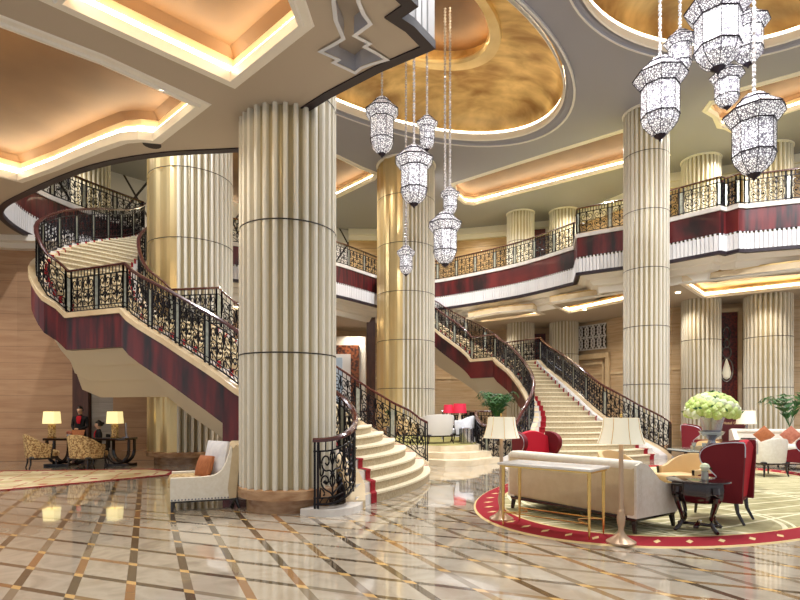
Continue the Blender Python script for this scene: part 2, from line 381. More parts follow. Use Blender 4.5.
# wrought iron railing ----------------------------------------------
def spiral(cx, cy, r, a0, turns, n=12, sx=1):
    return [(cx + sx*r*(1-.8*i/n)*math.cos(a0+turns*2*PI*i/n), cy + r*(1-.8*i/n)*math.sin(a0+turns*2*PI*i/n)) for i in range(n+1)]
def motif(wd, h):                   # one scrollwork unit in a wd x h cell, mirrored about its middle
    C = []; m = wd/2
    for sx in (1, -1):
        f = lambda L: [(m+sx*(x), y) for x, y in L]
        C.append(f([(0, .02*h), (.10*wd, .10*h), (.3*wd, .18*h), (.42*wd, .3*h), (.40*wd, .42*h), (.28*wd, .47*h), (.17*wd, .42*h), (.16*wd, .33*h), (.24*wd, .29*h), (.3*wd, .34*h)]))
        C.append(f([(0, .5*h), (.10*wd, .58*h), (.26*wd, .58*h), (.38*wd, .66*h), (.40*wd, .8*h), (.3*wd, .9*h), (.17*wd, .88*h), (.13*wd, .77*h), (.2*wd, .7*h), (.27*wd, .76*h)]))
        C.append(f([(.47*wd, 0), (.44*wd, .2*h), (.3*wd, .1*h), (.34*wd, .03*h)]))
        C.append(f([(.47*wd, h), (.46*wd, .5*h), (.36*wd, .52*h), (.34*wd, .6*h)]))
        C.append(f([(0, h), (.08*wd, .92*h), (.06*wd, .8*h), (0, .7*h)]))
        C.append(f([(0, .2*h), (.09*wd, .3*h), (.07*wd, .42*h), (0, .5*h)]))
    C.append([(m, 0), (m, h)])
    return C
def railing(parent, P, H=1.08, bay=1.0, det=1, hr=.045, wood='rail_wood', inset=True, sharp=None, name='handrail', endcap=None):
    P = [Vector(p) for p in P]; L = lens(P); tot = L[-1]
    def at3(s, h):
        q = along(P, L, min(max(s, 0), tot)); return (q.x, q.y, q.z+h)
    Pr = P
    mb = MB(); rr = .7
    A = offset(Pr, -hr); B = offset(Pr, hr)
    mb.loops([[(a.x, a.y, a.z+H-.05), (b.x, b.y, b.z+H-.05), (b.x, b.y, b.z+H-.01), (b.x*.7+a.x*.3, b.y*.7+a.y*.3, b.z+H+.015), (b.x*.3+a.x*.7, b.y*.3+a.y*.7, a.z+H+.015), (a.x, a.y, a.z+H-.01)] for a, b in zip(A, B)])
    hd = mb.build(name, wood, parent)
    for z0, z1, nm in ((.05, .08, 'bottom_rail'), (H-.2, H-.175, 'top_rail'), (.15, .17, 'lower_rail')):
        if det < 1 and nm == 'lower_rail': continue
        band(MB(), Pr, -.014, .014, z0, z1).build(nm, 'iron', hd, smooth=False)
    # bays between sharp corners
    cs = [0] + sorted(sharp or []) + [tot]
    r = .0125 if det >= 1 else .015
    for a, b in zip(cs, cs[1:]):
        n = max(1, round((b-a)/bay)); st = (b-a)/n
        for k in range(n+1):
            s0 = a + st*k; iw = .14 if inset else 0
            lo = s0 + (iw/2 if k else .03); 
            for ds in ((-iw/2, iw/2) if inset else (0,)):
                sp = min(max(s0+ds, .02), tot-.02)
                q = along(P, L, sp); MB().box(q.x-.016, q.x+.016, q.y-.016, q.y+.016, q.z+.0, q.z+H-.05).build('post', 'iron', hd, smooth=False)
            if inset and 0 < k < n + (b < tot):
                q0 = along(P, L, s0-.045); q1 = along(P, L, s0+.045)
                MB().loops([[(q.x, q.y-.006, q.z+.09), (q.x, q.y+.006, q.z+.09), (q.x, q.y+.006, q.z+H-.21), (q.x, q.y-.006, q.z+H-.21)] for q in (q0, q1)]).build('inset_panel', 'inset', hd, smooth=False)
            if k == n: break
            s_a = s0 + .09; s_b = s0 + st - .09; wd = s_b-s_a
            if wd < .15: continue
            h0 = .17 if det >= 1 else .08; hh = H-.2-h0; nm = max(1, round(wd/(.34 if det >= .6 else .42))); mw = wd/nm
            mb = MB()
            for u in range(nm):
                for c in motif(mw, hh):
                    if det >= 1:
                        cc = smooth_path([(x, y, 0) for x, y in c], 3) if len(c) > 2 else [Vector((x, y, 0)) for x, y in c]
                    else: cc = [Vector((x, y, 0)) for x, y in c]
                    mb.tube([at3(s_a+u*mw+q.x, h0+q.y) for q in cc], r, 4 if det >= 1 else 3, caps=False)
                for x, y in ((mw*.5, hh*.5), (mw*.78, hh*.33), (mw*.22, hh*.33), (mw*.5, hh*.97)):
                    p = at3(s_a+u*mw+x, h0+y); q = r*3
                    mb.add([(p[0]-q, p[1], p[2]), (p[0]+q, p[1], p[2]), (p[0], p[1]-q, p[2]), (p[0], p[1]+q, p[2]), (p[0], p[1], p[2]-q), (p[0], p[1], p[2]+q)],
                           [(0,2,4),(2,1,4),(1,3,4),(3,0,4),(2,0,5),(1,2,5),(3,1,5),(0,3,5)])
            npk = int(wd/.1)
            for u in range(npk+1):
                s = s_a + wd*u/max(1, npk)
                mb.tube([at3(s, H-.18), at3(s, H-.05)], r, 3, caps=False)
                if det >= 1: mb.tube([at3(s, .07), at3(s+.05, .16)], r*.8, 3, caps=False)
            mb.build('scroll_panel', 'iron', hd, smooth=False)
    return hd

# ------------------------------------------------------------------ balcony edge path (slab on the left of travel)
ZB = 8.25
near_pts = [(.26, 3.2), (.24, 6.35), (-.03, 6.72), (.13, 6.92), (-.09, 7.13), (.137, 7.34), (.40, 7.72), (-.35, 8.22), (-1.2, 8.9), (-2.1, 9.75), (-2.95, 10.3), (-3.0, 10.75), (-3.4, 10.8)]
left_curve = [(-3.4, 10.8), (-5.0, 11.0), (-6.7, 11.6), (-8.8, 12.85), (-10.25, 13.9), (-10.9, 14.9), (-11.15, 16.3), (-10.8, 17.9), (-9.6, 20.2)]
mid_curve = [(-8.0, 21.3), (-6.8, 21.9), (-4.8, 23.2), (-3.0, 24.9), (-1.9, 26.4), (-1.1, 27.6)]
right_curve = [(.9, 28.6), (2.0, 28.2), (3.05, 27.4), (5.1, 25.5), (6.2, 24.1), (7.25, 22.4)]
right_pts = [(7.25, 22.4), (7.05, 21.6), (6.87, 20.9), (7.6, 20.4), (9.5, 19.2), (10.65, 18.0), (10.95, 18.15), (11.15, 17.8), (11.45, 17.85), (12.9, 17.35), (15.5, 16.0), (19, 14.5)]
z3 = lambda L, z: [(a, b, z) for a, b in L]
kk = 4.6/5.18
near_pts = [(a*kk, b*kk) for a, b in near_pts]
lz = [6.2, 6.2, 6.2, 6.25, 6.48, 6.66, 6.78, 6.78, 6.78]
leftB = smooth_path([(a*(z-1.6)/5.18, b*(z-1.6)/5.18, z) for (a, b), z in zip(left_curve, lz)], 7)
nearP = [Vector((a, b, ZB)) for a, b in near_pts]
leftP = [Vector((p.x, p.y, ZB)) for p in leftB]
midP = smooth_path(z3(mid_curve, ZB), 5)
rcP = smooth_path(z3(right_curve, ZB), 6)
rightP = [Vector((a, b, ZB)) for a, b in right_pts]
gapA = [leftP[-1], midP[0]]; gapB = [midP[-1], rcP[0]]
fullP = nearP[:-1] + leftP + midP + rcP[:-1] + rightP
Z0 = 6.78; ZN = 6.2
botz = [ZN]*(len(nearP)-1) + [p.z for p in leftB] + [6.78]*400
lowP = [Vector((p.x, p.y, z)) for p, z in zip(fullP, botz)]

# ------------------------------------------------------------------ floor
fl = MB().flat([[(-26, -2), (26, -2), (26, 36), (-26, 36)]], 0).build('floor', 'floor', smooth=False); struct(fl)

# ------------------------------------------------------------------ walls
def wall(name, pts, z0, z1, m, th=.15):
    mb = MB(); P = [Vector((a, b, 0)) for a, b in pts]; band(mb, P, 0, th, z0, z1)
    return struct(mb.build(name, m, smooth=False))
wall_low = [(-10.05, 16.9), (-8.7, 16.9)]
wall('wall_left', [(-16, 15.4), (-11.7, 16.5), (-9.95, 16.6)], 0, Z0, 'wall_l')
wall('wall_pillar', [(-9.95, 16.4), (-9.47, 16.4), (-9.47, 16.6)], 0, 4.0, 'dark_wood')
wall('wall_alcove', [(-9.45, 16.55), (-8.98, 16.9)], 0, 4.2, 'wall_grey')
wall('wall_alcove_side', [(-8.98, 16.9), (-7.6, 17.5), (-5.6, 17.9)], 0, 3.4, 'wall_l')
outer = [(-16, 15.4), (-17, 19), (-13.5, 23), (-8.5, 28.2), (-3, 31.6), (3, 31.8), (8.6, 30.2), (10.4, 27.6), (12.2, 24.2), (15.6, 22.9), (21, 19.8)]
struct(band(MB(), [Vector((a, b, 0)) for a, b in outer[2:]], 0, .2, 0, 6.4).build('wall_back', 'wall', smooth=False))
struct(band(MB(), [Vector((a, b, 0)) for a, b in outer[4:]], 0, .2, 6.4, ZC+.3).build('wall_back_upper', 'wall_up', smooth=False))
struct(band(MB(), [Vector((a, b, 0)) for a, b in [(-19.0, 16.5), (-14.8, 21.5), (-8.5, 28.2), (-3, 31.6)]], 0, .2, 6.4, ZC+.3).build('wall_left_upper', 'diamond', smooth=False))
# crown trims on walls
bk = [Vector((a, b, 0)) for a, b in outer[2:]]
tr = MB(); band(tr, bk, -.12, 0, .0, .25); band(tr, bk, -.06, 0, 3.35, 3.45)
struct(tr.build('baseboard_back', 'coping', smooth=False))
bk = [Vector((a, b, 0)) for a, b in outer[4:]]
tr = MB(); band(tr, bk, -.35, 0, ZC-.35, ZC); band(tr, bk, -.2, 0, ZC-.6, ZC-.35)
struct(tr.build('trim_upper', 'cornice', smooth=False))
wl = [Vector((a, b, 0)) for a, b in [(-16, 15.4), (-11.7, 16.5), (-10.1, 16.6)]]
tr = MB(); band(tr, wl, -.5, 0, Z0-.18, Z0); band(tr, wl, -.25, 0, Z0-.34, Z0-.18)
struct(tr.build('trim_left', 'cornice', smooth=False))
struct(MB().box(-8.7, -5.6, 16.85, 17.3, 0, .3).build('baseboard_alcove', 'wall_l', smooth=False))

# ------------------------------------------------------------------ coffers
def coffer(poly, z, rise, parent, led='led', gold='bronze', lip=.1, under=.12, frame='cornice', cove=True):
    cx = sum(p[0] for p in poly)/len(poly); cy = sum(p[1] for p in poly)/len(poly)
    Pc = [Vector((a, b, z)) for a, b in poly]
    def ofs(d):
        n = len(Pc); ring = [Pc[-1]] + Pc + [Pc[0]]
        return offset(ring, d)[1:-1]
    area = sum(a[0]*b[1]-b[0]*a[1] for a, b in zip(poly, poly[1:]+poly[:1]))
    sg = -1 if area > 0 else 1      # outward offset sign
    def ring(d, dz): return [(p.x, p.y, p.z+dz) for p in ofs(sg*d)]
    g = MB().loops([ring(.0, 0), ring(.0, lip), ring(under, lip)], True, False)
    gl = g.build('coffer_side', frame, parent, smooth=False)
    cvp = ring(.0, rise) if cove else ring(under, rise)
    MB().loops([ring(under, lip), ring(under, rise*.8)], True, False).build('cove', 'coping', parent, smooth=False)
    MB().loops([ring(under, rise*.8), cvp], True, False).build('cove_slope', gold, parent, smooth=False)
    top = cvp; MB().flat([[(p[0], p[1]) for p in top]], z+rise).build('gilded_panel', gold, parent, smooth=False)
    # moulding round the opening
    m = MB()
    m.loops([ring(.0, 0), ring(.0, -.05), ring(.05, -.05), ring(.07, -.02), ring(.16, -.02), ring(.18, 0)], True, False)
    m.build('coffer_moulding', frame, parent, smooth=False)
    MB().loops([ring(under-.02, lip+.03), ring(under-.02, lip+.13)], True, False).build('light_strip', led, parent, smooth=False)

# ------------------------------------------------------------------ near and left soffit of the mezzanine
sof_in = [(p.x, p.y) for p in offset(nearP[:-1] + leftP, .06)]
sof = sof_in + [(-14.8, 21.5), (-19, 16.5), (-19, 3.2)]
cofA = [at(62, 0, ZN), at(230, 78, ZN), at(298, 22, ZN), at(285, -12, ZN), at(150, -90, ZN)]
cofB = [at(-6, 21, ZN), at(100, 61, ZN), at(195, 104, ZN), at(153, 138, ZN), at(138, 136.5, ZN), at(120, 138, ZN), at(100, 145, ZN), at(80, 153, ZN), at(50, 166, ZN), at(17, 178, ZN), at(-10, 171, ZN), at(-70, 160, ZN), at(-110, 60, ZN)]
orn = [at(*p, ZN) for p in [(335,-40),(334,0),(336,18),(344,37),(334,43),(321,50),(339,58),(334,61),(355,71),(361,66),(372,62),(386,58),(375,51),(364,45),(369,42),(354,34),(362,28),(370,22),(363,12),(358,0),(356,-40)]]
slab = MB().flat([sof, cofA, cofB, orn], ZN)
sb = [ZN]*(len(nearP)-1) + [p.z for p in leftB] + [6.78, 6.78, ZN]
slab.v = [(a, b, sb[k] if k < len(sb) else c) for k, (a, b, c) in enumerate(slab.v)]
slab = slab.build('ceiling_lower', 'soffit', smooth=False); struct(slab)
for c in (cofA, cofB): coffer(c, ZN, .45, slab)
o3 = MB().loops([[(a, b, ZN) for a, b in orn], [(a, b, ZN+.22) for a, b in orn]], True, False); o3.build('ornament_recess', 'silver', slab, smooth=False)
MB().flat([orn], ZN+.22).build('ornament_panel', 'soffit', slab, smooth=False)
r2 = [Vector((a, b, ZN)) for a, b in orn]
MB().loops([[(p.x, p.y, ZN-.025) for p in offset(r2, -.02)], [(p.x, p.y, ZN-.025) for p in offset(r2, .03)]], False, False).build('ornament_edge', 'silver', slab, smooth=False)
for px, py in [(152, 144)]:
    x, y = at(px, py, ZN)
    MB().lathe([(.15, ZN-.015), (.15, ZN+.01)], x, y, 16).build('speaker_grille', 'dark', slab)

# mezzanine underside beyond, with light troughs
def zone(P, z):     # P = edge path portion, strips going inward
    mb = MB()
    strip(mb, P, [(.12, Z0-ZB), (.25, Z0-ZB-.02), (.35, Z0-ZB-.14), (.5, Z0-ZB-.16), (.6, Z0-ZB-.34), (.8, Z0-ZB-.38), (.85, 6.15-ZB), (1.0, 6.15-ZB)])
    return mb.build('mezzanine_cornice', 'cornice')
back_poly_edge = midP + rcP[:-1] + rightP
be = leftP[-4:] + back_poly_edge
struct(zone(be, 6.15)); 
inner = [(p.x, p.y) for p in offset(be, .95)]
# troughs (quads in plan)
tro = []
def trough(P, o0, o1):
    a = offset(P, o0); b = offset(P, o1); return [(p.x, p.y) for p in a] + [(p.x, p.y) for p in reversed(b)]
def seg(P, a, b):
    L = lens(P); n = 5; return [along(P, L, L[-1]*(a+(b-a)*i/n)) for i in range(n+1)]
tro.append([at(*p, 6.15) for p in [(685, 283.5), (800, 270), (850, 263), (850, 281), (800, 287), (706, 297)]])
tro.append([at(*p, 6.15) for p in [(552, 303.5), (626, 292), (642, 297), (570, 312)]])
tro.append([at(*p, 6.15) for p in [(470, 318.5), (500, 313), (532, 310.5), (541, 314), (482, 321)]])
tro.append(trough(seg(midP, .08, .36), 1.75, 2.7))
tro.append(trough(seg(midP, .45, .8), 1.75, 2.9))
und = MB().flat([inner + [(21, 19.8), (15.6, 22.9), (12.2, 24.2), (10.4, 27.6), (8.6, 30.2), (3, 31.8), (-3, 31.6), (-8.5, 28.2), (-13.5, 23)]] + tro, 6.15).build('ceiling_mezzanine', 'soffit', smooth=False); struct(und)
for t in tro: coffer(t, 6.15, .32, und, led='led_w', gold='gold', lip=.06, under=.08, cove=False)
# mezzanine floor
struct(MB().flat([[(p.x, p.y) for p in offset(fullP, .1)] + [(21, 19.8), (15.6, 22.9), (12.2, 24.2), (10.4, 27.6), (8.6, 30.2), (3, 31.8), (-3, 31.6), (-8.5, 28.2), (-14.8, 21.5), (-19, 16.5), (-19, 3.2)]], 8.2).build('floor_mezzanine', 'terrace_carpet', smooth=False))

# ------------------------------------------------------------------ high ceiling with domes
def ell(cx, cy, a, b, ang, s=1, n=72):
    c, d = math.cos(ang), math.sin(ang)
    return [(cx + s*a*math.cos(t)*c - s*b*math.sin(t)*d, cy + s*a*math.cos(t)*d + s*b*math.sin(t)*c) for t in [2*PI*i/n for i in range(n)]]
D1 = (-.08, 15.95, 6.9, 3.6, math.radians(39.4)); D2 = (8.0, 12.55, 4.4, 3.2, math.radians(25))
C1 = [at(455, 184, ZC), at(540, 157, ZC), at(640, 126, ZC), at(665, 155, ZC), at(622, 166, ZC), at(485, 201, ZC), at(474, 204, ZC), at(466, 203, ZC), at(458, 196, ZC)]
C2 = [at(250, 120, ZC), at(337, 157, ZC), at(360, 168, ZC), at(368, 171, ZC), at(375, 174, ZC), at(372, 179, ZC), at(337, 196, ZC), at(250, 228, ZC), at(200, 190, ZC)]
C3 = [at(713, 103, ZC), at(722, 102, ZC), at(724, 97, ZC), at(736, 96, ZC), at(738, 91, ZC), at(800, 74, ZC), at(870, 50, ZC), at(870, 85, ZC), at(800, 107, ZC), at(738, 127, ZC), at(735, 131, ZC), at(728, 127, ZC), at(722, 126, ZC), at(718, 116, ZC), at(708, 110, ZC)]
e1 = ell(*D1); e2 = ell(*D2)
ce = MB().flat([[(-26, 9.0), (-3, 9.0), (-3, 7.2), (26, 7.2), (26, 34), (-26, 34)], e1, e2, C1, C2, C3], ZC).build('ceiling', 'plaster', smooth=False); struct(ce)
for c in (C1, C2, C3): coffer(c, ZC, .5, ce, led='led', gold='bronze', lip=.12, under=.14)
def dome(D, inner, rise, zi):
    def ring(s, z): return [(x, y, ZC+z) for x, y in ell(D[0], D[1], D[2], D[3], D[4], s)]
    MB().loops([ring(1.04, 0), ring(1.04, -.06), ring(1.03, -.07), ring(1.02, -.02), ring(1.0, -.0), ring(.985, .1), ring(.98, .3)], True, False).build('dome_moulding', 'plaster', ce)
    MB().loops([ring(1.045, -.01), ring(1.045, -.09), ring(1.03, -.1), ring(1.03, -.03)], True, False).build('dome_edge', 'white_flute', ce)
    MB().loops([ring(.98, .02), ring(.975, -.03), ring(.965, 0), ring(.965, .2)], True, False).build('dome_inner_edge', 'cornice', ce)
    rs = [(.985, .22), (.985, .45)]
    for i in range(9):
        a = i/8*PI/2; rs.append((inner+.08 + (.985-inner-.08)*math.cos(a), .45 + rise*math.sin(a)))
    MB().loops([ring(*r) for r in rs], True, False).build('gold_dome', 'gold', ce)
    MB().loops([ring(.975, .26), ring(.975, .34)], True, False).build('light_strip', 'led_w', ce, smooth=False)
    zt = .45+rise
    MB().loops([ring(inner+.08, zt), ring(inner+.075, zt-.14), ring(inner+.01, zt-.14), ring(inner, zt-.05), ring(inner, zt), ring(inner+.06, zt)], True, False).build('inner_moulding', 'brass', ce)
    MB().loops([ring(inner+.04, zt+.01), ring(inner+.04, zt+.1)], True, False).build('inner_light_strip', 'led', ce, smooth=False)
    MB().loops([ring(inner+.06, zt), ring(inner+.06, zt+.5)], True, False).build('inner_side', 'gold', ce, smooth=False)
    MB().flat([[(p[0], p[1]) for p in ring(inner+.06, 0)]], ZC+zt+.5).build('inner_panel', 'bronze', ce, smooth=False)
dome(D1, .5, 1.1, 0); dome(D2, .5, 1.1, 0)
for px, py in [(650, 297), (700, 293)]: pass

# ------------------------------------------------------------------ balcony fascia and railings
bal = thing('balcony', 'curving mezzanine balcony with mahogany fascia, white fluted band and scrolled iron railing', 'balcony', (0, 22, 6.78), 0, world=True)
band(MB(), fullP, -.08, .3, -.04, .1).build('coping', 'white_marble', bal)
band(MB(), fullP, -.02, .1, -.78, -.04).build('fascia_panel', 'mahogany', bal)
band(MB(), lowP, -.07, .07, -.02, .09).build('dark_trim', 'navy_trim', bal)
fl_ = resample(lowP[:7], .13)[:-1] + resample(lowP[6:len(nearP)-1], .13)[:-1] + resample(lowP[len(nearP)-2:], .13)
mb = MB(); rows = []
Ain = offset(fl_, -.07); Bin = offset(fl_, -.01)
for i in range(len(fl_)-1):
    a0, a1 = Ain[i], Ain[i+1]; b0, b1 = Bin[i], Bin[i+1]
    m0 = a0.lerp(a1, .12); m1 = a0.lerp(a1, .88)
    c = [(b0.x, b0.y), (m0.x, m0.y), (m1.x, m1.y), (b1.x, b1.y)]
    mb.add([(x, y, a0.z+.09) for x, y in c] + [(x, y, ZB-.86) for x, y in c], [(0,1,5,4), (1,2,6,5), (2,3,7,6), (7,6,5,4)])
mb.build('fluted_band', 'white_flute', bal, smooth=False)
mb = MB()
for i in range(0, len(fl_)-1):
    a = Ain[i].lerp(Ain[i+1], .15); b = Ain[i].lerp(Ain[i+1], .6)
    mb.add([(a.x, a.y, ZB-.86), (b.x, b.y, ZB-.86), (b.x, b.y, ZB-.8), (a.x, a.y, ZB-.8)], [(0, 1, 2, 3)])
mb.build('dentil_band', 'white_flute', bal, smooth=False)['kind'] = 'stuff'
railP = [Vector((p.x, p.y, p.z+.1)) for p in leftP]
railing(bal, railP[18:], 1.0, 1.15, .5, .05)
railing(bal, [Vector((p.x, p.y, p.z+.1)) for p in midP], 1.0, 1.15, .5, .05)
railing(bal, [Vector((p.x, p.y, p.z+.1)) for p in rcP], 1.0, 1.2, .5, .05)
rp = [Vector((p.x, p.y, p.z+.1)) for p in rightP[1:]]
railing(bal, rp, 1.0, 1.2, .5, .05, sharp=[lens(rp)[i] for i in (1, 4, 5, 6, 7)])

# ------------------------------------------------------------------ columns
def column(x, y, r, z1, label, nf=28, brass=None, det=6, z0=.3, group=None):
    t = thing('column', label, 'column', (x, y, z0-.3), 0, group, world=True, kind='thing')
    def sect(rr, a0=0, a1=2*PI, nfl=nf, dp=.105, full=True):
        pts = []
        for k in range(nfl):
            w = (a1-a0)/nfl; b = a0+k*w
            for f, d in ((0, 0), (.13, -.12), (.26, -.12), (.4, 0), (.46, .75), (.6, 1), (.8, 1), (.94, .75)):
                q = rr*(1-dp*d); pts.append((q*math.cos(b+w*f), q*math.sin(b+w*f)))
        return pts
    zs = [2.45, 4.45, 6.45, 8.45, 10.45]; zs = [z for z in zs if z0 < z < z1]
    if brass:
        a0, a1 = brass
        sec = sect(r, a1, a0+2*PI, int(nf*.72))
        aa = [a0 + (a1-a0)*i/24 for i in range(25)]
        pat = [1.02, 1.02, .99, .97, .97, .99, 1.03, 1.03, .97, .955, .955, .955, .955, .955, .955, .97, 1.02, 1.02, .97, .97, 1.0, 1.02, 1.02, .99, .98]
        bs = [(r*p*math.cos(a), r*p*math.sin(a)) for a, p in zip(aa, pat)]
    else: sec = sect(r)
    def rings(s, close):
        L = []; 
        def R(z, k=1): L.append([(x+a*k, y+b*k, z) for a, b in s])
        R(z0)
        for z in zs: R(z-.012); R(z-.01, .985); R(z+.01, .985); R(z+.012)
        R(z1); return L
    def shaft(L, close):
        mb = MB().loops(L, close, False); n = len(L[0]); m = n if close else n-1
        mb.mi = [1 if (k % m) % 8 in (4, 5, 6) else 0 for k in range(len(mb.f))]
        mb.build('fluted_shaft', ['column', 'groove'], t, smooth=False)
    if brass:
        shaft(rings(sec, False), False)
        MB().loops(rings(bs, False), False, False).build('brass_cladding', 'brass', t, smooth=False)
    else: shaft(rings(sec, True), True)
    for z in zs: MB().lathe([(r*1.014, z-.011), (r*1.014, z+.011)], x, y, 48, caps=False).build('seam', 'seam', t)
    MB().lathe([(r*.86, z0-.3), (r*.86, z0-.09), (r*1.03, z0-.08), (r*1.04, z0), (r*1.04, z0+.06), (r*1.0, z0+.08)], x, y, 48).build('plinth', 'column_base', t)
    MB().lathe([(r*.98, z1-.12), (r*1.05, z1-.1), (r*1.07, z1+.02)], x, y, 48, caps=False).build('capital', 'cornice', t)
    return t
column(-1.83, 8.85, .77, ZC+.05, 'tall cream fluted column nearest the camera beside the foot of the curving stair', 30)
column(-6.35, 16.42, 1.2, ZC+.05, 'broad fluted column with brass cladding wrapped by the left staircase', 40, brass=(math.radians(165), math.radians(273)))
column(.26, 23.3, 1.22, ZC+.05, 'broad fluted column with brass cladding behind the hanging lanterns, between the two stairs', 40, brass=(math.radians(140), math.radians(263)), z0=.75)
column(8.7, 19.1, .74, ZC+.05, 'tall free-standing fluted column between the wide stair and the urn of flowers', 28)
column(12.65, 22.7, .74, ZC+.05, 'fluted column left of the red-brown art niche', 28)
column(14.85, 21.8, .84, ZC+.05, 'fluted column right of the art niche behind the long cream sofa', 30)
column(6.45, 28.9, .72, ZC+.05, 'far fluted column at the head of the wide stair, left one of the pair', 26)
column(8.68, 28.6, .74, ZC+.05, 'far fluted column at the head of the wide stair, right one of the pair', 26)
column(-12.7, 22.2, .7, ZC+.05, 'fluted column on the upper gallery at far left behind the railing', 26, z0=8.5)

# ------------------------------------------------------------------ staircases
def tp(K, t):
    ts = [k[0] for k in K]
    P = smooth_path([(k[1], k[2], 0) for k in K], 8); T = []
    for i in range(len(K)-1): T += [K[i][0] + (K[i+1][0]-K[i][0])*j/8 for j in range(8)]
    T.append(K[-1][0])
    return Vector((float(np.interp(t, T, [p.x for p in P])), float(np.interp(t, T, [p.y for p in P])), 0))
def nose(Lk, Rk, t, bow, n=14, ext=0):
    a = tp(Lk, t); b = tp(Rk, t); d = b-a; nn = Vector((d.y, -d.x, 0)).normalized()   # to the right of L->R = downhill
    out = []
    for i in range(n+1):
        u = i/n; k = 1-(2*u-1)**2
        out.append(a + d*u + nn*(bow*k))
    return out
def flight(mbS, mbC, Lk, Rk, z0, dz, N, bow0, bow1, runner):
    h = dz/N; rows = [nose(Lk, Rk, i/N, bow0+(bow1-bow0)*(i/N)) for i in range(N+1)]
    for i in range(N):
        zt = z0+h*(i+1); zb = z0+h*i
        A, B = rows[i], rows[i+1]; n = len(A)-1
        lip = .025
        for j in range(n):
            a, b, c, d = A[j], A[j+1], B[j+1], B[j]
            mbS.mat(1).add([(a.x,a.y,zb-(.2 if i else 0)),(b.x,b.y,zb-(.2 if i else 0)),(b.x,b.y,zt),(a.x,a.y,zt)], [(0,1,2,3)])
            mbS.mat(0).add([(a.x,a.y,zt),(b.x,b.y,zt),(c.x,c.y,zt),(d.x,d.y,zt)], [(0,1,2,3)])
        for (u0, u1, k) in runner:
            def pt(Rw, u): 
                q = u*n; j = min(int(q), n-1); return Rw[j].lerp(Rw[j+1], q-j)
            m = max(1, int((u1-u0)*n))
            for j in range(m):
                ua = u0+(u1-u0)*j/m; ub = u0+(u1-u0)*(j+1)/m
                a, b = pt(A, ua), pt(A, ub); c, d = pt(B, ub), pt(B, ua)
                f = (a-d).normalized()*.012
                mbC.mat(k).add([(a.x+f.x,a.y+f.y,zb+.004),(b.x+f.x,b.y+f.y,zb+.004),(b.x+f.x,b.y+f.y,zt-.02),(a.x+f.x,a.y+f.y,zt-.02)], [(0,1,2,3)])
                f = f*2.8; kt = 2 if k == 0 else k
                mbC.mat(kt).add([(a.x,a.y,zt-.03),(b.x,b.y,zt-.03),(b.x+f.x,b.y+f.y,zt-.025),(a.x+f.x,a.y+f.y,zt-.025),(b.x+f.x,b.y+f.y,zt+.012),(a.x+f.x,a.y+f.y,zt+.012)], [(0,1,2,3),(3,2,4,5)])
                mbC.mat(2 if k == 0 else k).add([(a.x+f.x,a.y+f.y,zt+.01),(b.x+f.x,b.y+f.y,zt+.01),(c.x,c.y,zt+.01),(d.x,d.y,zt+.01)], [(0,1,2,3)])
    return rows
ZL = 3.75; ZT = 8.2
def stair(name, label, org, L1, R1, L2, R2, bow, Lrail, Rrail, foot_rail, tfull, det, runner, Lo=None, N1=22, N2=24):
    st = thing(name, label, 'staircase', org, 0, world=True)
    S_ = MB(); C_ = MB()
    flight(S_, C_, L1, R1, 0, ZL, N1, bow, .06, runner)
    flight(S_, C_, L2, R2, ZL, ZT-ZL, N2, .12, .03, runner)
    a, b = tp(L1, 1), tp(R1, 1); c, d = tp(L2, 0), tp(R2, 0)
    S_.mat(0).flat([[(a.x, a.y), (b.x, b.y), (d.x, d.y), (c.x, c.y)]], ZL)
    S_.build('steps', ['step', 'white_marble'], st, smooth=False)
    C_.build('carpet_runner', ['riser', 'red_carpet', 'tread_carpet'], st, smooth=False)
    cz = .1
    def rail_path(K1, K2, n1=18, n2=22, foot=None):
        P = []
        for i in range(n1+1):
            t = i/n1; q = tp(K1, t); q.z = ZL*t+cz; P.append(q)
        i1 = len(P)-1
        for i in range(n2+1):
            t = i/n2; q = tp(K2, t); q.z = ZL+(ZT-ZL)*t+cz
            if (q-P[-1]).length > .02: P.append(q)
        return P, i1
    return st, rail_path
def dress(st, P, i1, i2, side, foot, tfull, det, soffit=True, under=True, curb=.0, fasc=.85):
    # coping and stringer along P; side +1: stair body lies right of travel
    band(MB(), P, -.16, .16, -.1, .02).build('coping', 'coping', st, smooth=False)
    L = lens(P)
    if foot: 
        pass
    n = len(P); mb = MB(); O0 = offset(P, .1); O1 = offset(P, -.1)
    rows = []
    for i, p in enumerate(P):
        zb = max(0, p.z-fasc) if i > tfull else 0
        rows.append([(O0[i].x, O0[i].y, zb), (O1[i].x, O1[i].y, zb), (O1[i].x, O1[i].y, p.z-.1), (O0[i].x, O0[i].y, p.z-.1)])
    # full height lower part and hanging upper part as separate runs
    mb.loops(rows[:tfull+1])
    hz_ = max(0, P[tfull].z-fasc); r0 = [(a, b, hz_ if k < 2 else c) for k, (a, b, c) in enumerate(rows[tfull])]
    mb.loops([r0] + rows[tfull+1:])
    mb.build('stringer', 'mahogany', st, smooth=False)
    if soffit:
        Q = P[tfull:]
        prof = [(-.1, 0), (-.14, -.06), (-.38, -.36), (-.44, -.33), (-.72, -.70), (-.78, -.67), (-1.02, -1.0), (-1.1, -1.1), (-1.2, -1.1), (-1.2, .3)]
        m2 = MB(); R = []
        for o, dz in prof: R.append([(q.x, q.y, max(.02, q.z-fasc+dz)) for q in offset(Q, o)])
        m2.loops(R, False, False)
        m2.build('underside', 'under', st)
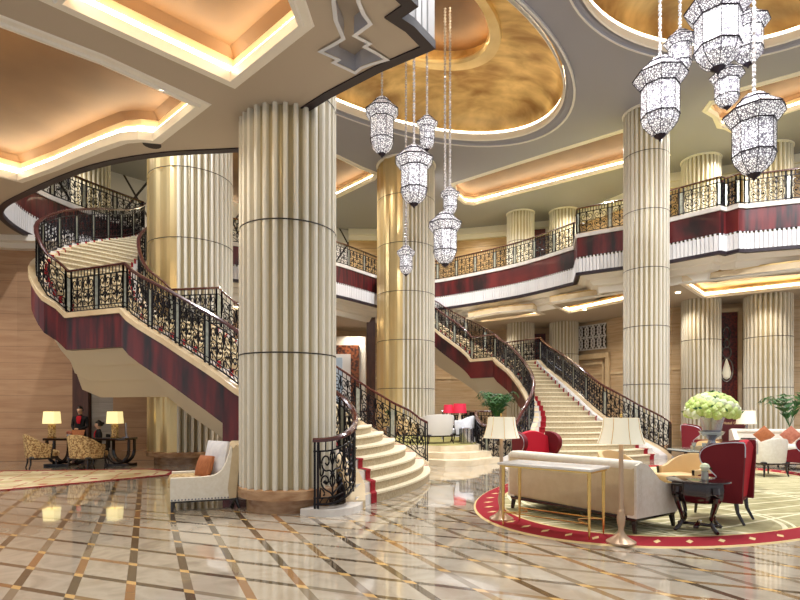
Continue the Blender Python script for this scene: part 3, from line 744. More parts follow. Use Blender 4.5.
# left staircase
L1 = [(0, -.72, 8.75), (.08, -.8, 9.25), (.2, -1.25, 9.85), (.35, -2.1, 9.85), (.5, -2.96, 10.02), (.75, -4.58, 11.1), (1, -6.2, 12.2)]
R1 = [(0, .62, 14.1), (.3, -1.0, 14.35), (.65, -3.0, 14.5), (1, -4.9, 14.5)]
L2 = [(0, -7.9, 12.9), (.1, -8.45, 12.88), (.3, -9.05, 13.45), (.5, -9.35, 15), (.68, -9.45, 17), (.84, -9.55, 19), (1, -9.6, 20.3)]
R2 = [(0, -6.3, 14.75), (.16, -7.15, 15.05), (.42, -7.85, 16.1), (.62, -8.1, 17.5), (.82, -8.3, 18.9), (1, -8.1, 20.9)]
run = [(.07, .1, 1), (.1, .9, 0), (.9, .93, 1)]
stL, rpath = stair('staircase', 'left staircase with dark red stringer sweeping up around the brass-clad column', (-4.5, 12, 0), L1, R1, L2, R2, .55, None, None, None, 0, 1, run)
P, i1 = rpath(L1, L2)
P[0].z = .1
Pq = P[:]
tf = 10
dress(stL, Pq, i1, None, 1, None, tf, 1)
LL = lens(Pq)
foot = [Vector((-1.3, 8.12, .1)), Vector((-1.02, 8.1, .12)), Vector((-.82, 8.3, .2))]
Pr = smooth_path([tuple(v) for v in foot] + [(-.74, 8.75, .32), (-.8, 9.2, .55), (-1.12, 9.72, .85), (-1.7, 9.86, 1.15)], 4)[:-1] + Pq[6:]
Lr = lens(Pr); cor = [min(range(len(Pr)), key=lambda i: (Pr[i]-Pq[k]).length) for k in (i1, i1+1)]
railing(stL, Pr, 1.05, .95, 1, .05, sharp=[Lr[c] for c in cor])
P, i1 = rpath(R1, R2)
for k in range(len(P)): P[k] = Vector((P[k].x + (.12 if k < 3 else 0), P[k].y+.12, P[k].z))
P[0].z = .2
band(MB(), P, -.16, .16, -.3, .02).build('coping', 'coping', stL, smooth=False)
mbx = MB(); rows = []
O0 = offset(P, .06); O1 = offset(P, -.06)
for i in range(i1+1): rows.append([(O0[i].x, O0[i].y, 0), (O1[i].x, O1[i].y, 0), (O1[i].x, O1[i].y, P[i].z-.3+.1), (O0[i].x, O0[i].y, P[i].z-.2)])
mbx.loops(rows).build('inner_stringer', 'coping', stL, smooth=False)
mbx = MB(); rows = []
for i in range(i1+1, len(P)): rows.append([(O0[i].x, O0[i].y, P[i].z-.7), (O1[i].x, O1[i].y, P[i].z-.7), (O1[i].x, O1[i].y, P[i].z-.2), (O0[i].x, O0[i].y, P[i].z-.2)])
mbx.loops(rows).build('upper_stringer', 'coping', stL, smooth=False)
Lr = lens(P); railing(stL, P, 1.05, .95, 1, .05, sharp=[Lr[i1], Lr[i1+1]])
# base of the newel
fp = smooth_path([(-1.5, 8.12, 0), (-1.2, 8.02, 0), (-.9, 8.06, 0), (-.66, 8.35, 0), (-.6, 8.75, 0), (-.66, 9.2, 0)], 4)
MB().loops([[(p.x, p.y, 0), (p.x, p.y, .1), (-1.2+(p.x+1.2)*.55, 8.7+(p.y-8.7)*.55, .1)] for p in fp], False, False).build('newel_plinth', 'white_marble', stL, smooth=False)
# grand right staircase
L1 = [(0, 3.45, 16.1), (.25, 4.15, 17.1), (.38, 4.45, 18.0), (.57, 4.75, 20.3), (.81, 4.6, 22.3), (1, 4.2, 23.8)]
R1 = [(0, 8.3, 17.3), (.15, 7.6, 17.9), (.35, 6.72, 18.9), (.65, 6.33, 21.3), (1, 6.3, 24.9)]
L2 = [(0, 3.3, 24.75), (.34, 1.8, 26.0), (.7, .2, 26.6), (1, -1.0, 27.0)]
R2 = [(0, 5.0, 26.6), (.5, 1.9, 27.9), (.8, .3, 28.4), (1, -.5, 28.6)]
run = [(.07, .12, 1), (.12, .88, 0), (.88, .93, 1)]
stR, rpath = stair('staircase', 'wide grand staircase at centre right fanning out at its foot', (5, 20, 0), L1, R1, L2, R2, .7, None, None, None, 0, 1, run)
P, i1 = rpath(L1, L2)
dress(stR, P, i1, None, 1, None, 8, 1)
Lr = lens(P); railing(stR, P, 1.05, 1.05, .6, .055, sharp=[Lr[i1], Lr[i1+1]])
P, i1 = rpath([(0, 8.8, 17.5), (.15, 8.0, 17.95), (.35, 7.02, 18.8), (.65, 6.62, 21.2), (1, 6.5, 24.95)], [(0, 5.2, 26.75), (.5, 2.0, 28.0), (.8, .4, 28.55), (1, -.4, 28.8)])
band(MB(), P, -.14, .14, -.22, .02).build('coping', 'coping', stR, smooth=False)
mbx = MB(); rows = []
for i in range(i1+1):
    q = tp(R1, i/18); rows.append([(q.x, q.y, 0), (q.x, q.y, P[i].z+.02), (P[i].x, P[i].y, P[i].z), (P[i].x+.15, P[i].y+.05, 0)])
mbx.loops(rows).build('curb', 'white_marble', stR, smooth=False)
Lr = lens(P); railing(stR, P, 1.05, 1.05, .6, .055, sharp=[Lr[i1], Lr[i1+1]])

# ------------------------------------------------------------------ raised terrace between the stairs
ter = [(-4.2, 16.4), (.72, 16.2), (1.2, 15.95), (1.9, 16.1), (2.42, 16.6), (2.9, 18.0), (4.1, 19.5), (4.4, 22), (3.9, 23.4), (-4.2, 24.6)]
tt = thing('terrace', 'raised lounge platform with marble steps between the two staircases', 'platform', (.5, 19, 0), 0, world=True, kind='thing')
MB().prism(ter, 0, .5).build('platform', 'step', tt, smooth=False)
def ts(d, z0, z1, nm):
    MB().prism([(.7, 16.3), (.72, 16.2-d), (1.25, 15.9-d*1.1), (2.0, 16.0-d*1.1), (2.55+d*.5, 16.5-d*.5), (2.4, 16.9)], z0, z1).build(nm, 'step', tt, smooth=False)
ts(.42, 0, .333, 'step'); ts(.84, 0, .166, 'step')
MB().prism([(.0, 16.6), (1.2, 16.15), (1.8, 16.25), (2.3, 16.8), (2.6, 18), (2.4, 21), (-1, 22)], .5, .515).build('carpet', 'terrace_carpet', tt, smooth=False)
TP = smooth_path([(1.9, 21.8, .5), (2.6, 21.2, .5), (2.75, 19.6, .5), (2.55, 18.2, .5), (2.5, 17.3, .25), (2.62, 16.7, .1), (3.0, 16.3, .06), (3.45, 16.25, .3)], 4)
band(MB(), TP, -.1, .1, -.5, .06).build('curb', 'white_marble', tt, smooth=False)
railing(tt, TP, 1.02, .9, .6, .05)
railing(tt, [Vector((-4, 22.9, .5)), Vector((-1.2, 22.9, .5))], 1.02, .9, .6, .05)
railing(tt, [Vector((1.75, 22.5, .5)), Vector((3.9, 22.3, .5))], 1.02, .9, .6, .05)

# ------------------------------------------------------------------ rugs
rg = MB().flat([ell(RC[0], RC[1], RM, RN, math.atan2(RA[1], RA[0]), .885)], .012)
rg = rg.build('area_rug', 'rug', smooth=False); tag(rg, 'large oval olive rug with cream arcs and a red border under the seating group', 'rug')
bo = MB().loops([[(x, y, z) for x, y in ell(RC[0], RC[1], RM, RN, math.atan2(RA[1], RA[0]), s)] for s, z in ((1.0, 0), (.995, .014), (.88, .014), (.878, .0))], True, False)
bo.build('border', 'border', rg, smooth=False)
rl = MB().prism([(-15, 8.6), (-7.8, 10.5), (-5.55, 13.0), (-5.7, 13.8), (-6.6, 14.3), (-10, 13.9), (-15, 13.0)], 0, .012).build('area_rug', 'lrug', smooth=False)
tag(rl, 'cream rug with red diamonds in front of the reception desk', 'rug')
rlp = [Vector(p+(0,)) for p in [(-15, 8.6), (-7.8, 10.5), (-5.55, 13.0), (-5.7, 13.8), (-6.6, 14.3), (-10, 13.9), (-15, 13.0)]]
band(MB(), rlp, 0, .12, .0, .018).build('border', 'red_carpet', rl, smooth=False)

# ------------------------------------------------------------------ lanterns
def lantern(px, y0, y1, wpx, W, label):
    d = W*540/wpx; x = (px-400)/540*d; zt = 1.6+(409-y0)*d/540; zb = 1.6+(409-y1)*d/540; H = zt-zb
    t = thing('pendant_lantern', label, 'chandelier', (x, d, zb), 0, 'crystal lanterns hanging in the atrium')
    R_ = W/2; n = 8; ph = PI/8
    pr = [(.08, 1.0), (.34, .965), (.5, .9), (.62, .86), (1.0, .76), (1.0, .735), (.74, .62), (.7, .61), (.7, .25), (.7, .24), (.62, .15), (.42, .07), (.16, .015), (.05, 0)]
    MB().lathe([(r*R_, z*H) for r, z in pr], 0, 0, n, True, ph).build('crystal_shade', 'crystal', t, smooth=False)
    fm = MB()
    for r, z in ((1.0, .75), (.71, .615), (.71, .25), (.52, .9)):
        pts = [(r*R_*1.01*math.cos(ph+2*PI*j/n), r*R_*1.01*math.sin(ph+2*PI*j/n), z*H) for j in range(n+1)]
        for a, b in zip(pts, pts[1:]): fm.tube([a, b], .016*W, 4)
    for j in range(n):
        c, s = math.cos(ph+2*PI*j/n), math.sin(ph+2*PI*j/n)
        fm.tube([(r*R_*1.01*c, r*R_*1.01*s, z*H) for r, z in pr[1:5]], .008*W, 3); fm.tube([(r*R_*1.01*c, r*R_*1.01*s, z*H) for r, z in pr[5:]], .008*W, 3)
    fm.build('frame', 'crystal_dark', t, smooth=False)
    MB().lathe([(.01, -.06*H), (.03*W, -.03*H), (.1*W, 0), (.12*W, .02*H), (.05*W, .04*H)], 0, 0, 12).build('finial', 'crystal_dark', t)
    ztop = ZC + 2.06 if d < 21 else ZC
    m = MB(); k = 0; z = H; n2 = int((ztop-zt)/.1); prof = []
    for i in range(n2): prof += [(.012+.016*((i*7) % 3)/2, H+.1*i), (.045, H+.05+.1*i)]
    m.lathe(prof, 0, 0, 6); m.build('beaded_cable', 'cable', t, smooth=False)
for a in [(382, 97, 155, 34, 1.1, 'crystal lantern nearest the tall cream column, leftmost of the middle cluster'),
          (427, 115, 150, 22, .66, 'small crystal lantern hanging above the widest lantern of the middle cluster'),
          (414, 145, 205, 39, 1.1, 'widest crystal lantern of the middle cluster, in front of the broad column top'),
          (450, 187, 215, 20, .62, 'small crystal lantern just above the lowest large one, right edge of the middle cluster'),
          (445, 211, 265, 34, 1.05, 'lowest large crystal lantern of the middle cluster'),
          (406, 245, 275, 19, .62, 'small crystal lantern hanging lowest in front of the broad column'),
          (660, 57, 137, 50, 1.12, 'large crystal lantern in front of the free-standing column top'),
          (680, 30, 75, 30, .68, 'small crystal lantern between the two large ones at upper right'),
          (718, -14, 70, 60, 1.3, 'largest crystal lantern cut off by the top edge of the photo'),
          (748, 10, 65, 38, .82, 'medium crystal lantern beside the largest one'),
          (727, 65, 108, 31, .68, 'small crystal lantern below the largest one'),
          (754, 93, 176, 54, 1.12, 'large crystal lantern hanging lowest of the right cluster')]:
    lantern(*a)

# ------------------------------------------------------------------ furniture
def legs(t, W, D, h, m='black_wood', r=.022, splay=.04, x0=None):
    for sx in (-1, 1):
        for sy in (-1, 1):
            MB().tube([(sx*(W/2-.06), sy*(D/2-.06), h+.02), (sx*(W/2-.055), sy*(D/2-.055), h*.5), (sx*(W/2-.06+splay), sy*(D/2-.06+splay), 0)], r, 8, rads=[r*1.3, r, r*.75]).build('leg', m, t)
def tub_chair(loc, rz, label, m='tan', W=.78, D=.76, H=.84, arm=.62, sh=.36, inner=None, legm='black_wood', seatm=None, group=None):
    t = thing('tub_chair', label, 'armchair', loc, rz, group)
    def sh_ring(a):
        k = max(0, math.cos(a)); top = arm+(H-arm)*(k**.7)
        c, s = math.cos(a), math.sin(a); e = lambda v: math.copysign(abs(v)**.8, v)
        xo, yo = W/2*e(s), D/2*e(c); f = .84
        fl = 1+.05*(top-sh)/.4
        return [(xo*.94, yo*.94, sh-.08), (xo*fl, yo*fl, top-.04), (xo*fl*.97, yo*fl*.97, top), (xo*f*1.03, yo*f*1.03, top), (xo*f, yo*f, top-.04), (xo*f*.98, yo*f*.98, sh-.08)]
    n = 26; mb = MB().mat(0); mb.loops([sh_ring(-1.95+3.9*i/n) for i in range(n+1)])
    mb.build('backrest', m, t)
    MB().rbox(-W*.4, W*.4, -D*.46, D*.36, sh-.06, sh+.09, .04).build('seat', seatm or m, t)
    MB().rbox(-W*.42, W*.42, -D*.42, D*.40, sh-.13, sh-.05, .02).build('seat_frame', legm, t)
    for sx in (-1, 1): MB().tube([(sx*W*.44, -D*.20, sh-.1), (sx*W*.46, -D*.24, arm)], .022, 8).build('arm_post', legm, t)
    legs(t, W*.86, D*.86, sh-.1, legm)
    return t
def wing_chair(loc, rz, label, H=1.12, W=.74):
    t = thing('wingback_chair', label, 'armchair', loc, rz)
    b = MB(); rows = []
    for i in range(9):
        u = i/8; x = (u-.5)*W; top = H-.10+.12*math.sin(u*PI); rows.append([(x, .36, .34), (x, .44, top-.02), (x, .41, top), (x, .33, top-.02), (x, .24, .36)])
    b.loops(rows); b.build('backrest', 'red', t)
    out = [(.43, .3), (.44, .6), (.46, H-.06), (.40, H+.0), (.22, H-.01), (.04, H-.05), (-.08, H-.14), (-.08, H-.28), (.04, H-.4), (.12, H-.5), (.0, .62), (-.2, .6), (-.3, .56), (-.32, .46), (-.3, .3)]
    o2 = smooth_path([(a, c, 0) for a, c in out], 3); poly = [(p.x, p.y) for p in o2]
    for sx in (-1, 1):
        x0, x1 = (W/2-.03, W/2+.05) if sx > 0 else (-W/2-.05, -W/2+.03)
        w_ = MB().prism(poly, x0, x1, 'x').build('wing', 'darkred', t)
        xe = x1+.004 if sx > 0 else x0-.004
        MB().tube([(xe, a+.012, c-.012) for a, c in poly[5:-14]], .007, 5).build('nailhead_trim', 'silver', w_)
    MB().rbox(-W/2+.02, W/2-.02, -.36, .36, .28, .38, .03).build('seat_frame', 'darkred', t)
    MB().rbox(-W/2+.04, W/2-.04, -.36, .3, .37, .5, .05).build('seat', 'red', t)
    for sx in (-1, 1):
        for sy, k in ((-.3, -.02), (.34, .1)):
            MB().tube([(sx*(W/2-.05), sy, .3), (sx*(W/2-.05), sy+k*.2, .16), (sx*(W/2-.05), sy+k, 0)], .024, 8, rads=[.032, .024, .018]).build('leg', 'brown_gloss', t)
    return t
def cushion(loc, rz, tilt, m, label, s=.42, cat='cushion', roll=PI/4, group=None):
    b = MB(); n = 10; rows = []
    for i in range(n+1):
        r = []
        for j in range(n+1):
            u, v = i/n*2-1, j/n*2-1; k = (1-u*u)*(1-v*v); q = 1-.08*(1-abs(u))*abs(v)
            r.append((u*s/2*(1-.1*(1-v*v)*0), -.02-.07*k**.5, v*s/2))
        rows.append(r)
    b.loops(rows, False, False); b.loops([[(x, -y, z) for x, y, z in r] for r in rows], False, False)
    b.loops([rows[0]+[], [(x, -y, z) for x, y, z in rows[0]]], False, False); b.loops([rows[-1], [(x, -y, z) for x, y, z in rows[-1]]], False, False)
    b.loops([[r[0] for r in rows], [(r[0][0], -r[0][1], r[0][2]) for r in rows]], False, False); b.loops([[r[-1] for r in rows], [(r[-1][0], -r[-1][1], r[-1][2]) for r in rows]], False, False)
    o = b.build('throw_cushion', m); o.location = loc; o.rotation_euler = (tilt, roll, rz); o.rotation_mode = 'XYZ'
    return tag(o, label, cat, group)
def sofa(loc, rz, label, L=2.2, D=.95, m='cream', backm=None, H=.92, nseat=3):
    t = thing('sofa', label, 'sofa', loc, rz)
    MB().rbox(-L/2+.03, L/2-.03, -D/2+.02, D/2-.02, .15, .24, .02).build('plinth_frame', 'black_wood', t)
    b = MB(); b.rbox(-L/2, L/2, D/2-.18, D/2, .2, H-.04, .05); b.build('backrest', backm or m, t)
    MB().rbox(-L/2+.02, L/2-.02, D/2-.22, D/2+.012, H-.12, H, .05).build('back_roll', m, t)
    prof = [(-D/2+.04, .2), (-D/2+.04, .52), (-D/2+.1, .58), (-D/2+.3, .6), (-D/2+.46, .66), (-D/2+.6, .78), (-D/2+.74, H-.04), (D/2-.1, H-.02), (D/2-.005, H-.05), (D/2-.005, .2)]
    for sx in (-1, 1):
        x0 = L/2-.13 if sx > 0 else -L/2; MB().prism(prof, x0, x0+.13, 'x').build('arm', m, t)
    w_ = (L-.26)/nseat
    for k in range(nseat):
        x = -L/2+.13+k*w_
        MB().rbox(x+.005, x+w_-.005, -D/2, D/2-.2, .4, .56, .05).build('seat_cushion', m, t)
    MB().rbox(-L/2+.13, L/2-.13, -D/2+.03, D/2-.1, .22, .41, .03).build('seat_base', m, t)
    for sx in (-1, 1):
        for sy in (-1, 1): MB().tube([(sx*(L/2-.07), sy*(D/2-.07), .17), (sx*(L/2-.05), sy*(D/2-.05), 0)], .03, 4, rads=[.04, .025]).build('leg', 'black_wood', t)
    return t
def floor_lamp(loc, label, H=1.5, r=.26):
    t = thing('floor_lamp', label, 'floor lamp', loc)
    MB().lathe([(.17, 0), (.17, .02), (.12, .05), (.06, .09), (.035, .13), (.03, .17), (.045, .24), (.05, .3), (.035, .36), (.04, .38), (.028, .4)], 0, 0, 24).build('base', 'copper', t)
    MB().lathe([(.026, .38), (.026, H-.24), (.012, H-.22), (.012, H-.02)], 0, 0, 14).build('pole', 'copper', t)
    n = 32; MB().loops([[(rr*math.cos(2*PI*j/n), rr*math.sin(2*PI*j/n), z) for j in range(n)] for rr, z in ((r, H-.32), (r*.92, H-.27), (r*.8, H-.15), (r*.74, H-.02), (r*.72, H-.02), (r*.78, H-.15), (r*.98, H-.32))], True, False).build('lamp_shade', 'shade', t)
    m = MB()
    for j in range(8):
        a = 2*PI*j/8; m.tube([(rr*1.01*math.cos(a), rr*1.01*math.sin(a), z) for rr, z in ((r, H-.32), (r*.92, H-.27), (r*.8, H-.15), (r*.74, H-.02))], .004, 4)
    m.build('shade_seam', 'tan', t)
    MB().lathe([(.004, H-.02), (.018, H), (.012, H+.03), (.002, H+.04)], 0, 0, 10).build('finial', 'brassy', t)
    return t
def table_lamp(loc, label, H=.62, w=.4, m='shade_y', body='pattern', round_=False, sh=.26):
    t = thing('table_lamp', label, 'table lamp', loc)
    n = 24 if round_ else 4; ph = 0 if round_ else PI/4; k = 1 if round_ else 1.3
    if round_: MB().lathe([(.08, 0), (.08, .02), (.03, .05), (.06, .15), (.03, H-sh)], 0, 0, 16).build('base', body, t)
    else:
        MB().box(-.07, .07, -.06, .06, 0, H-sh-.03).build('base', body, t)
        MB().box(-.085, .085, -.075, .075, 0, .02).build('foot', 'brassy', t)
    MB().lathe([(.015, H-sh-.05), (.012, H-.03)], 0, 0, 8).build('stem', 'brassy', t)
    MB().lathe([(w/2*k, H-sh), (w/2*k*.88, H)], 0, 0, n, False, ph).build('lamp_shade', m, t)
    MB().lathe([(w/2*k*.86, H-.001), (w/2*k*.86, H)], 0, 0, n, True, ph).build('shade_top', m, t)
    return t
def Rz(dx, dy): return math.atan2(dy, dx)

# console table behind the sofa
uc = Vector((.74, -.67, 0)); ac = math.atan2(-.67, .74)
ct = thing('console_table', 'slim gold-legged console table with marble top behind the cream sofa', 'console table', (2.0, 7.12, 0), ac)
MB().rbox(-.66, .66, -.28, .28, .84, .875, .01).build('tabletop', 'white_marble', ct)
MB().box(-.63, .63, -.25, .25, .815, .84).build('apron', 'brassy', ct)
for sx in (-1, 1):
    for sy in (-1, 1): MB().lathe([(.008, 0), (.014, .08), (.02, .3), (.024, .82)], sx*.6, sy*.22, 12).build('leg', 'brassy', ct)
mb = MB(); 
for sy in (-1, 1): mb.tube([(-.6, sy*.22, .2), (.35, sy*.22, .2), (.6, sy*.22, .2)], .009, 6)
mb.tube([(.6, -.22, .2), (.42, -.1, .2), (.36, 0, .2), (.42, .1, .2), (.6, .22, .2)], .009, 6); mb.tube([(-.6, -.22, .2), (-.42, -.1, .2), (-.36, 0, .2), (-.42, .1, .2), (-.6, .22, .2)], .009, 6)
mb.build('stretcher', 'brassy', ct)
sofa((2.76, 8.0, .014), math.atan2(.835, -.55), 'cream sofa seen from behind, its back to the gold console table', 2.25, .98, 'cream', 'sofa_back', .92)
floor_lamp((1.46, 7.78, .014), 'floor lamp with cream bell shade at the left end of the console table', 1.49)
floor_lamp((2.62, 6.40, .014), 'floor lamp with cream bell shade at the right end of the console table', 1.5, .27)
# side table
st_ = thing('side_table', 'small dark lacquered side table with curved legs beside the red wing chair', 'side table', (3.93, 7.12, .014), math.radians(-35))
MB().lathe([(.36, .63), (.38, .64), (.38, .66), (.36, .665)], 0, 0, 40).build('tabletop', 'brown_gloss', st_)
MB().lathe([(.29, .38), (.32, .45), (.33, .55), (.32, .63)], 0, 0, 8, True, PI/8).build('apron', 'brown_gloss', st_)
for k in range(4):
    a = PI/4+k*PI/2; c, s = math.cos(a), math.sin(a)
    MB().tube([(q.x*c, q.x*s, q.y) for q in smooth_path([(a_, b_, 0) for a_, b_ in ((.31, .58), (.32, .46), (.29, .34), (.24, .2), (.25, .1), (.32, .03), (.35, .02))], 3)], .03, 8, rads=list(np.interp(np.linspace(0, 6, 19), range(7), [.045, .042, .032, .024, .024, .028, .02]))).build('leg', 'brown_gloss', st_)
MB().rbox(-.24, .24, -.03, .03, .05, .09, .01).rbox(-.03, .03, -.24, .24, .05, .09, .01).build('stretcher', 'brown_gloss', st_)
vs = thing('flower_vase', 'tiny glass vase with one white rose on the dark side table', 'vase', (3.98, 7.05, .679))
MB().lathe([(.04, 0), (.045, .01), (.04, .1), (.043, .11)], 0, 0, 14).build('vase_body', 'glassy', vs)
MB().lathe([(.01, .1), (.045, .13), (.06, .165), (.045, .2), (.01, .215)], 0, 0, 12).build('rose', 'green_b', vs)
MB().loops([[(.02, 0, .11), (.07, .01, .17), (.1, .0, .14)], [(.02, .03, .11), (.07, .04, .15), (.1, .03, .12)]], False, False).build('leaf', 'leaf', vs)
def dirz(fx, fy): return math.atan2(fy, fx)+PI/2     # rotation so that local -Y faces (fx, fy)
wing_chair((4.56, 7.85, .014), dirz(-.72, .69), 'red velvet wingback chair with silver nailhead trim beside the dark side table', 1.14, .66)
wing_chair((2.85, 10.9, .014), dirz(.25, -.97), 'bright red wingback chair showing above the console table and sofa', 1.12)
wing_chair((9.35, 16.9, 0), dirz(.8, -.5), 'distant red wingback chair behind the round glass table', 1.12)
tub_chair((4.95, 9.45, .014), dirz(-.93, -.36), 'tan tub chair turned sideways beyond the dark side table', 'tan', .8, .8, .8, .56)
tub_chair((3.95, 9.5, .014), dirz(.55, -.84), 'tan curved-back chair half hidden behind the cream sofa', 'tan', .8, .8, .84, .6)
tub_chair((8.75, 12.9, .014), dirz(-.15, .98), 'white tub chair with black legs in front of the long cream sofa', 'cream', .8, .72, .9, .66, .4)
tub_chair((7.75, 13.3, .014), dirz(.7, .6), 'tan tub chair behind the urn table, mostly hidden', 'tan', .75, .75, .82, .6)
wing_chair((9.95, 13.1, .014), dirz(-.4, .9), 'red chair cut off by the right edge beside the white tub chair', .95)
# round glass table with urn
gt = thing('round_table', 'round glass-topped table with pale pedestal carrying the urn of flowers', 'table', (6.25, 11.0, .014))
MB().lathe([(.72, .735), (.73, .74), (.73, .752), (.72, .757)], 0, 0, 48).build('tabletop', 'glassy', gt)
MB().lathe([(.735, .734), (.735, .75)], 0, 0, 48, False).build('rim', 'iron', gt)
MB().lathe([(.36, 0), (.36, .06), (.3, .1), (.3, .66), (.36, .7), (.36, .734)], 0, 0, 8).build('pedestal', 'white_marble', gt)
MB().rbox(-.24, .24, -.18, .18, .757, .83, .01).build('book_stack', 'sofa_back', gt)
ur = thing('urn', 'pewter urn holding the hydrangeas on the round glass table', 'urn', (6.32, 10.95, .845))
MB().lathe([(.15, 0), (.15, .04), (.08, .06), (.06, .12), (.1, .18), (.21, .24), (.24, .3), (.17, .32), (.19, .42), (.22, .55), (.245, .6), (.235, .61), (.2, .58)], 0, 0, 32).build('bowl', 'urn', ur)
fw = thing('flower_arrangement', 'dome of green and white hydrangeas in the pewter urn', 'flowers', (6.32, 10.95, 1.47))
bm = bmesh.new(); bmesh.ops.create_icosphere(bm, subdivisions=3, radius=.1)
rnd = random.Random(3)
for v in bm.verts: v.co *= 1+.22*(rnd.random()-.5)
b0 = MB(); b0.bm(bm); base = None; k = 0
b1 = None
for i in range(84):
    u = (i+.5)/84; th = i*2.39996; ph_ = math.acos(1-u*1.12)
    if ph_ > 1.75: continue
    x, y, z = .42*math.sin(ph_)*math.cos(th), .42*math.sin(ph_)*math.sin(th), .05+.34*math.cos(ph_)
    if i % 4 == 0:
        if b1 is None: b1 = b0.build('hydrangea_bloom', 'green_b', fw); o = b1
        else: o = b1.copy(); COL.objects.link(o)
    else:
        if base is None: base = b0.build('hydrangea_bloom', 'green', fw); o = base
        else: o = base.copy(); COL.objects.link(o)
    o.parent = fw; o.location = (x, y, z); o.rotation_euler = (th, ph_, 0); o.scale = (1, 1, .9)
lf = MB()
for i in range(36):
    a = rnd.random()*2*PI; p = rnd.random()*1.7; r = .53; c = Vector((r*math.sin(p)*math.cos(a), r*math.sin(p)*math.sin(a), .05+.43*math.cos(p)))
    q = Vector((rnd.random()-.5, rnd.random()-.5, rnd.random()-.5)).normalized()*.05; e = q.cross(c).normalized()*.028
    lf.add([c-q, c+e, c+q*1.2, c-e], [(0, 1, 2, 3)])
lf.build('leaves', 'leaf', fw)
for k_, (x, y) in enumerate([(5.85, 10.75), (5.98, 10.62)]):
    g = MB().lathe([(.03, 0), (.008, .01), (.008, .07), (.035, .1), (.04, .16)], 0, 0, 12).build('drinking_glass', 'glassy'); g.location = (x, y, .771)
    tag(g, ['stemmed glass on the round glass table, nearer the urn', 'stemmed glass on the round glass table, nearer the tan chair'][k_], 'glass', 'stemmed glasses on the round table')
# long sofa at right
sofa((12.05, 16.2, 0), math.radians(-14), 'long cream sofa with orange cushions in front of the fluted wall columns', 3.6, 1.0, 'cream', None, .98, 4)
for x, y, m, lb in [(10.95, 16.25, 'orange', 'orange-brown cushion at the left end of the long cream sofa'), (11.65, 16.1, 'pink', 'rose cushion in the middle of the long cream sofa'), (12.4, 15.9, 'orange', 'orange-brown cushion right of the rose one on the long sofa')]:
    cushion((x, y, .82), math.radians(-14), .18, m, lb, .4)
lt = thing('lamp_table', 'small round table under the white lamp behind the long sofa', 'side table', (10.9, 17.0, 0))
MB().lathe([(.28, .66), (.28, .7)], 0, 0, 24).build('tabletop', 'brown_gloss', lt); MB().lathe([(.18, 0), (.16, .03), (.03, .06), (.03, .66)], 0, 0, 16).build('pedestal', 'brown_gloss', lt)
table_lamp((10.9, 17.0, .7), 'white table lamp behind the long cream sofa', .85, .56, 'shade', 'urn', True, .42)
cf = thing('coffee_table', 'low coffee table with dark rails before the long cream sofa', 'coffee table', (10.9, 14.3, 0), math.radians(-14))
MB().rbox(-.7, .7, -.35, .35, .4, .43, .01).build('tabletop', 'glassy', cf)
MB().rbox(-.66, .66, -.32, .32, .14, .16, .005).build('shelf', 'brown_gloss', cf)
for sx in (-1, 1):
    for sy in (-1, 1): MB().box(sx*.66-.02, sx*.66+.02, sy*.31-.02, sy*.31+.02, 0, .4).build('leg', 'black_wood', cf)

# palms -------------------------------------------------------------
def palm(loc, label, n=9, R=.8, H=.8, pot=True, pm='urn', wide=.09, s0=.5, pz=0, seed=1):
    t = thing('potted_palm', label, 'plant', loc); rn = random.Random(seed)
    if pot: MB().lathe([(.14, 0), (.18, .05), (.2, .36), (.22, .4), (.18, .4), (.17, .36)], 0, 0, 20).build('pot', pm, t)
    MB().tube([(0, 0, .3), (.01, 0, s0)], .03, 6).build('stem', 'leaf', t)
    for k in range(n):
        a = k*2.4+rn.random(); rr = R*(.6+.4*rn.random()); hh = H*(.7+.4*rn.random()); f = MB(); P_ = []
        for i in range(9):
            u = i/8; P_.append(Vector((rr*u*math.cos(a), rr*u*math.sin(a), s0+hh*math.sin(u*2.2)*.9)))
        side = Vector((-math.sin(a), math.cos(a), 0))
        for i in range(1, 8):
            for sg in (-1, 1):
                b = P_[i]; ln = wide*3*math.sin(u*0+PI*i/8.5)+.05; tip = b+side*sg*ln+(P_[i+1]-P_[i])*1.2+Vector((0, 0, -.06)); w2 = (P_[i+1]-P_[i])*.55
                f.add([b, b+w2, tip], [(0, 1, 2)])
        f.tube(P_, .008, 4)
        f.build('frond', 'leaf', t, smooth=False)
    return t
palm((13.2, 18.3, 0), 'tall arching potted palm behind the right end of the long sofa', 12, 1.2, 1.35, s0=1.0, seed=4)
palm((3.35, 18.6, .5), 'leafy potted plant on the platform behind the left floor lamp', 20, .8, 1.15, wide=.09, s0=.6, seed=2)
palm((-.35, 21.9, .5), 'small leafy plant on the platform beside the brass-clad column', 8, .35, .45, wide=.06, s0=.65, seed=9)

# terrace furniture -------------------------------------------------
tub_chair((1.15, 17.15, .515), dirz(-.35, .93), 'pale grey tub chair with its back to the platform steps', 'grey_fab', 1.05, .9, .92, .8, .34)
tub_chair((.35, 17.7, .515), dirz(.85, .2), 'floral cream tub chair beside the pale grey one on the platform', 'quilt', .8, .8, .84, .62, .34, seatm='orange')
tub_chair((2.05, 17.9, .515), dirz(-.9, .2), 'white upholstered tub chair beside the pale grey one on the platform', 'white_fab', .95, .8, .86, .72, .34)
tt2 = thing('side_table', 'small pale table carrying the pink-shaded lamps on the platform', 'side table', (1.9, 19.2, .515))
MB().rbox(-.45, .45, -.25, .25, .52, .56, .01).build('tabletop', 'white_marble', tt2)
for sx in (-1, 1):
    for sy in (-1, 1): MB().box(sx*.4-.02, sx*.4+.02, sy*.2-.02, sy*.2+.02, 0, .52).build('leg', 'white_marble', tt2)
